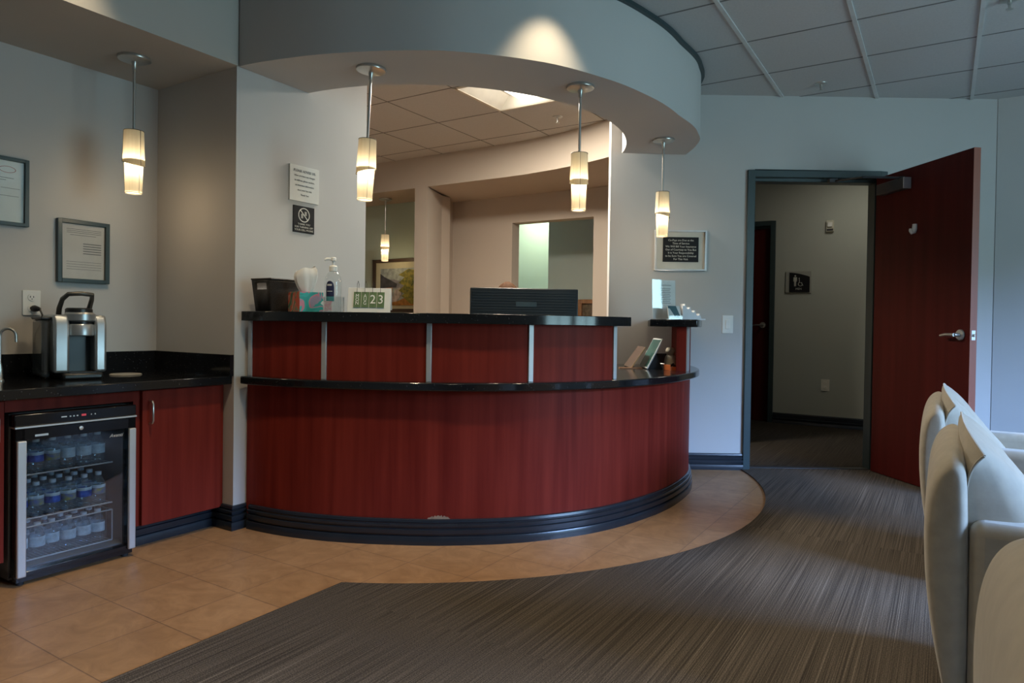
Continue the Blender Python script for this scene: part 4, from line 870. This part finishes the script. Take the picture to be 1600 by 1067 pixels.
# head as part of the same mesh: egg with brow, nose, chin, ears joined in
hb = bmesh.new(); bmesh.ops.create_uvsphere(hb, u_segments=28, v_segments=20, radius=1)
for v in hb.verts:
    x, y, z = v.co; w_ = 1 - .22*max(0, -z)**1.3
    y2 = y*.098*(w_ if y < 0 else 1); x2 = x*.074*w_
    z2 = z*.118
    if y < -.75 and abs(x) < .20: y2 -= .018*math.exp(-((z+.12)/.16)**2)*(1-abs(x)/.22)              # nose
    if y < -.6 and .2 < abs(x) < .55: y2 += .008*math.exp(-((z-.10)/.10)**2)                          # eye sockets
    if y < -.6 and abs(x) < .4: y2 -= .004*math.exp(-((z+.48)/.06)**2)                                # lips
    if abs(x) > .93 and abs(y) < .25: x2 *= 1.13                                                      # ears
    v.co = (x2, y2-.025, z2+1.172)
hm = bpy.data.meshes.new('h'); hb.to_mesh(hm); hb.free()
bm2 = bmesh.new(); bm2.from_mesh(pe.data); bm2.from_mesh(hm); 
for f_ in bm2.faces: f_.smooth = True
bm2.to_mesh(pe.data); bm2.free(); bpy.data.meshes.remove(hm)
pe.location = (PX, PY, 0)
tag(pe, 'person seated behind the monitor, only light brown hair showing', 'person')
eyes = MB()
for sx_ in (-1, 1): eyes.add([(sx_*.030 + .011*math.cos(2*PI*i/12), -.1135, 1.186 + .007*math.sin(2*PI*i/12)) for i in range(12)], [tuple(range(12))])
make(eyes, 'eyes', mat('eye_brown', (.05, .03, .02), .3), pe)
hair = MB(); n, k = 40, 12; vs = []
for j in range(k+1):
    ph_ = PI*.5 - (PI*.5 + .75)*j/k
    for i in range(n):
        a = 2*PI*i/n; fr = math.sin(a) < -.35 and ph_ < .35
        ph2 = max(ph_, .35) if fr else ph_
        w_ = 1.0 + .035*math.sin(9*a+3*ph_) + .02*math.sin(17*a)
        vs.append((.086*math.cos(ph2)*math.cos(a)*w_, (.110*math.cos(ph2)*math.sin(a))*w_ - .018, 1.172 + .132*math.sin(ph2)*(1+.012*math.sin(5*a)) - (.05*max(0, -ph2) if not fr else 0)))
hair.add(vs, [(j*n+i, j*n+(i+1) % n, (j+1)*n+(i+1) % n, (j+1)*n+i) for j in range(k) for i in range(n)], True)
make(hair, 'hair', M_HAIR, pe)
TOP = [(p_, tuple(q*1.10+.006 for q in r) if isinstance(r, tuple) else r*1.14+.006) for p_, r in (N[0:5] + N[6:10] + N[11:15])]
TOP[4] = ((0, -.002, .985), .06); TE_ = [(0, 1), (1, 2), (2, 3), (3, 4), (3, 5), (5, 6), (6, 7), (7, 8), (3, 9), (9, 10), (10, 11), (11, 12)]
skin_mesh('blouse', TOP, TE_, mat('grey_blouse', (.16, .17, .20), .85), pe)
TR = [(p_, tuple(q*1.06+.006 for q in r) if isinstance(r, tuple) else r*1.12+.006) for p_, r in ([N[0]] + N[16:21] + N[23:28])]
skin_mesh('trousers', TR, [(0, 1), (1, 2), (2, 3), (3, 4), (4, 5), (0, 6), (6, 7), (7, 8), (8, 9), (9, 10)], mat('dark_trousers', (.03, .03, .04), .85), pe)
oc = thing('office_chair', 'black office chair under the person seated behind the monitor', 'chair', (PX, PY+.04, 0), 0)
make(MB().box(-.23, .23, -.24, .22, .31, .365), 'seat', M_BLACK, oc, .03, 3); make(MB().box(-.21, .21, .155, .205, .50, .92), 'backrest', M_BLACK, oc, .02, 3)
make(MB().lathe([(.025, .06), (.025, .34)], 12), 'column', M_DARKGREY, oc); make(MB().box(-.03, .03, .19, .215, .34, .6), 'back_support', M_DARKGREY, oc)
for i in range(5):
    a = 2*PI*i/5+.3; make(MB().tube([(0, 0, .075), (.26*math.cos(a), .26*math.sin(a), .055)], [.022, .014], 8), 'leg', M_DARKGREY, oc)
    make(MB().lathe([(.0, .0), (.02, .004), (.022, .02), (.018, .045), (0, .048)], 12, (.26*math.cos(a), .26*math.sin(a))), 'caster', M_RUBBER, oc)
# ================================================================== WALL END OF THE DESK
SZ = BAR1
ah = thing('sign_holder', 'upright clear acrylic holder with a printed white sheet on the end shelf', 'sign holder', (.980, 4.40, SZ), math.radians(20.6))
tl = math.radians(-3)
rotx(make(MB().box(-.088, .088, -.003, .0, 0, .258), 'clear_front', M_ACRYLIC, ah), tl)
pp = rotx(make(MB().box(-.086, .086, .0004, .0012, .004, .255), 'printed_sheet', M_PAPER, ah), tl)
lines(pp, [(-.02, .055, .222, .003)] + [(-.03+.004*(i % 3), .05-.006*(i % 2), .200-.0115*i, .0028) for i in range(9)], y=-.0002)
make(MB().box(-.078, .078, .0, .06, .0, .003), 'foot', M_ACRYLIC, ah)
ch = thing('card_holder', 'small card holder with teal striped cards beside the acrylic sign', 'card holder', (1.025, 4.30, SZ), math.radians(10))
make(MB().box(-.045, .045, -.014, -.012, 0, .030).box(-.045, .045, -.012, .03, 0, .003).box(-.045, .045, .028, .03, 0, .055), 'clear_tray', M_ACRYLIC, ch)
cc = rotx(make(MB().box(-.042, .042, -.003, .006, .005, .088), 'cards', mat('pale_card', (.55, .62, .62), .6), ch), math.radians(-14))
make(MB().add([(x, -.0034, z) for x, z in ((-.042, .088), (.012, .088), (.036, .02), (.0, .02), (-.03, .07), (-.042, .074))], [(0, 1, 2, 3, 4, 5)]).box(-.0, .034, -.0036, -.0032, .012, .017), 'card_stripe', mat('teal_ink', (.03, .10, .12), .5), cc)
bh = thing('brochure_rack', 'white stepped card rack at the right end of the end shelf', 'rack', (1.145, 4.34, SZ), math.radians(6))
st = MB(); prf = [(-.075, 0), (-.075, .088)] + [p_ for i in range(4) for p_ in ((-.055+.032*i, .088-.020*i), (-.048+.032*i, .068-.020*i))] + [(.075, .008), (.075, 0)]
k = len(prf); vs = [(x, y, z) for y in (-.03, .06) for x, z in prf]; st.add(vs, [tuple(range(k)), tuple(range(2*k-1, k-1, -1))] + [(i, (i+1) % k, k+(i+1) % k, k+i) for i in range(k)])
make(st, 'stepped_body', mat('frosted_white', (.66, .68, .72), .35), bh)
for i in range(4): make(MB().box(-.062+.032*i, -.056+.032*i, -.025, .055, .07-.02*i, .100-.020*i), 'card_stack', M_PAPER, bh)
LZ = LEDGE1
tbt = thing('tablet', 'tablet with teal screen leaning on a black stand on the desk ledge', 'tablet', (.850, 4.28, LZ), 0)
scr = make(MB().box(-.004, .004, 0, .27, .004, .215), 'body', mat('pale_bezel', (.60, .62, .62), .3), tbt, .002)
make(MB().box(-.0048, -.004, .012, .258, .014, .205), 'screen', mat('teal_screen', (.045, .115, .105), .12, noise=.5, nscale=6), scr)
scr.rotation_euler = (0, math.radians(27), 0)
wg = MB(); vs = [(x, y, z) for y in (.03, .24) for x, z in ((.012, 0), (.055, .115), (.105, 0))]; wg.add(vs, [(0, 1, 2), (5, 4, 3), (0, 2, 5, 3), (0, 3, 4, 1), (1, 4, 5, 2)]); make(wg, 'stand', M_BLACK, tbt)
bf = thing('easel_frame', 'brown panel with a tan edge leaning left of the tablet', 'frame', (.762, 4.36, LZ), 0)
bd_ = make(MB().box(-.004, .004, 0, .26, .003, .165), 'panel', mat('brown_panel', (.10, .065, .05), .5), bf, .001); bd_.rotation_euler = (0, math.radians(35), 0)
e_ = make(MB().box(-.0045, .0045, -.004, .0, .003, .165), 'tan_edge', mat('tan_edge', (.40, .27, .13), .5), bd_)
make(MB().box(-.075, .07, -.03, .02, 0, .006), 'base', M_WOOD, bf)
make(MB().tube([(.05, .20, .0), (.075, .20, .11)], .004, 6), 'prop', M_BLACK, bf)
fgn = thing('figurine', 'pale stoneware figurine with round head on the desk ledge', 'figurine', (1.022, 4.40, LZ), 0)
make(MB().lathe([(.0, .0), (.026, .0), (.036, .018), (.038, .05), (.031, .078), (.021, .088), (.022, .094)], 24), 'figure_body', mat('stoneware', (.80, .72, .56), .6), fgn)
make(MB().lathe([(.020, .090), (.029, .102), (.030, .118), (.022, .134), (.0, .138)], 24), 'figure_head', mat('stoneware', (.80, .72, .56), .6), fgn)
tri = thing('orange_tray', 'small orange tray holding black clips on the desk ledge', 'tray', (1.005, 4.25, LZ), math.radians(25))
make(MB().box(-.042, .042, -.03, .03, 0, .006).box(-.045, .045, -.033, -.029, 0, .022).box(-.045, -.041, -.033, .033, 0, .034).box(.041, .045, -.033, .033, 0, .018), 'tray_body', mat('orange_plastic', (.50, .13, .03), .45), tri, .001)
make(MB().tube([(-.03, 0, .016), (.0, .01, .03), (.03, -.005, .02)], .008, 8).tube([(-.02, .015, .02), (.02, .02, .036)], .007, 8), 'clips', M_BLACK, tri)
pt = tag(make(MB().box(-.05, .05, -.08, .08, 0, .012).box(-.048, .052, -.078, .08, .012, .022), 'paper_stack', M_PAPER, None, loc=(.985, 4.56, LZ), rotz=.2), 'low stack of white paper on the desk ledge beside the tablet', 'paper')
bx = tag(box('black_box', M_BLACK, -.05, .05, -.04, .04, 0, .085, None, .004, loc=(1.02, 4.76, LZ), rotz=.1), 'small black box against the wall on the desk ledge', 'box')
pn = thing('pen_on_stand', 'thin pale pen standing in a holder against the end panel', 'pen', (1.066, 4.37, LZ), 0)
make(MB().tube([(.006, 0, .012), (-.008, 0, .198)], .0042, 8), 'pen_shaft', M_CREAM, pn); make(MB().lathe([(.020, 0), (.018, .012), (.007, .030)], 14, (.004, 0)), 'pen_base', M_BLACK, pn)
# ================================================================== ARMCHAIRS (local x = b: outward of the back is -x; local y = a)
def squash(mb, c, s, e=.45, n=28, k=16):
    vs = []
    def pw(v, p): return math.copysign(abs(v)**p, v)
    for j in range(k+1):
        ph_ = -PI/2 + PI*j/k
        for i in range(n):
            a = 2*PI*i/n; vs.append((c[0]+s[0]*pw(math.cos(ph_), e)*pw(math.cos(a), e), c[1]+s[1]*pw(math.cos(ph_), e)*pw(math.sin(a), e), c[2]+s[2]*pw(math.sin(ph_), e)))
    mb.add(vs, [(j*n+i, j*n+(i+1) % n, (j+1)*n+(i+1) % n, (j+1)*n+i) for j in range(k) for i in range(n)], True); return mb
CWID = .66
def make_chair():
    r = thing('armchair', '', 'armchair', (0, 0, 0), RZ, 'beige velvet armchairs')
    mb = MB(); vs = []; ys = [(0, .50), (.004, .70), (.012, .86), (.026, .96), (.05, 1), (.12, 1), (.22, 1), (CWID/2, 1)]
    ys = ys + [(CWID-y, f) for y, f in ys[-2::-1]]
    for y, f in ys:
        zt = .752 - .052*abs(2*y/CWID-1)**3
        pr = [(.072, .045), (.035, .18), (.006, .36), (-.002, .50), (.0, zt-.13), (.008, zt-.07), (.024, zt-.028), (.046, zt-.006), (.066, zt), (.082, zt-.014), (.090, zt-.06), (.095, .40), (.098, .045)]
        k = len(pr); vs += [(.05+(x-.05)*f, y, .40+(z-.40)*(1-(1-f)*.13)) for x, z in pr]
    mb.add(vs, [(j_*k+i_, j_*k+(i_+1) % k, (j_+1)*k+(i_+1) % k, (j_+1)*k+i_) for j_ in range(len(ys)-1) for i_ in range(k)], True); mb.add(vs[:k], [tuple(range(k))], True); mb.add(vs[-k:], [tuple(range(k-1, -1, -1))], True)
    o_ = make(mb, 'back_shell', M_FABRIC, r); o_.data.set_sharp_from_angle(angle=math.radians(80)); o_.modifiers.new('smooth', 'SUBSURF').render_levels = 2
    for y0 in (0.0, CWID-.115): make(MB().box(.094, .76, y0, y0+.115, .05, .565), 'arm', M_FABRIC, r, .03, 4)
    make(MB().box(.10, .74, .115, CWID-.115, .05, .31), 'seat_base', M_FABRIC, r, .02, 3)
    make(squash(MB(), (.44, CWID/2, .385), (.33, (CWID-.23)/2, .075), .35), 'seat_cushion', M_FABRIC, r)
    # loose back pillow: two panels meeting in a knife edge, corners pulled out
    n = 30; hw = .30; front, rim = [], []
    def P(s, t, side):
        tp = max(0, t); y = s*hw*(1 - .05*(1-t*t)); z = .600 + t*.172 - .050*s**4*tp**2 + .012*(1-s*s)*tp
        x = .080 + .040*s**4*tp**2 + .012*(1-t)/2
        dy = (1-s**6)**.6
        if side: th_ = .285*((1-t)/2)**.88*dy*(1-max(0, -t)**7)
        else: th_ = -.012*((1-s**4)*(1-t**4))**.5
        th_ += .005*math.sin(9*s+4*t)*dy*(1-t**4)*side
        return (x + th_, CWID/2+y, z + .02*side*dy*(1-t*t)*max(0, t))
    for side in (1, 0):
        mb = MB(); vs = [P(-1+2*i/n, -1+2*j/n, side) for j in range(n+1) for i in range(n+1)]
        mb.add(vs, [(j*(n+1)+i, j*(n+1)+i+1, (j+1)*(n+1)+i+1, (j+1)*(n+1)+i) for j in range(n) for i in range(n)], True)
        if side: pm = mb
        else: pm.v += []; pm.add(mb.v, mb.f, True)
    po = make(pm, 'back_pillow', M_FABRIC, r)
    loop = [P(-1+2*i/n, 1, 1) for i in range(n)] + [P(1, 1-2*i/n, 1) for i in range(n)] + [P(1-2*i/n, -1, 1) for i in range(n)] + [P(-1, -1+2*i/n, 1) for i in range(n+1)]
    make(MB().tube(loop, .0035, 6), 'piping', M_FABRIC, po)
    for x in (.14, .70):
        for y in (.06, CWID-.06): make(MB().lathe([(.016, 0), (.022, .055)], 12, (x, y)), 'leg', mat('dark_walnut', (.045, .026, .014), .4), r)
    return r
c1 = make_chair(); c1.location = W(3.20, -.075); tag(c1, 'beige velvet armchair farthest back, nearest the open door', 'armchair', 'beige velvet armchairs')
c2 = copy_tree(c1); c2.location = W(1.95, -.032); tag(c2, 'middle beige velvet armchair between the other two', 'armchair', 'beige velvet armchairs')
c3 = copy_tree(c1); c3.location = W(.64, .048); tag(c3, 'nearest beige velvet armchair, cut off by the bottom right corner', 'armchair', 'beige velvet armchairs')
# ------------------------------------------------------------------ fill light added in the hall; lamp out of sight behind the office
hl_ = add_light('hall_fill_light', 'AREA', W(6.9, -.6, HC-.02), 5.5, (1, .95, .82), shape='SQUARE', size=.5)
il_ = add_light('inner_room_lamp', 'AREA', W(7.55, -4.6, HC-.02), 22., (.95, 1, .74), shape='SQUARE', size=.5)
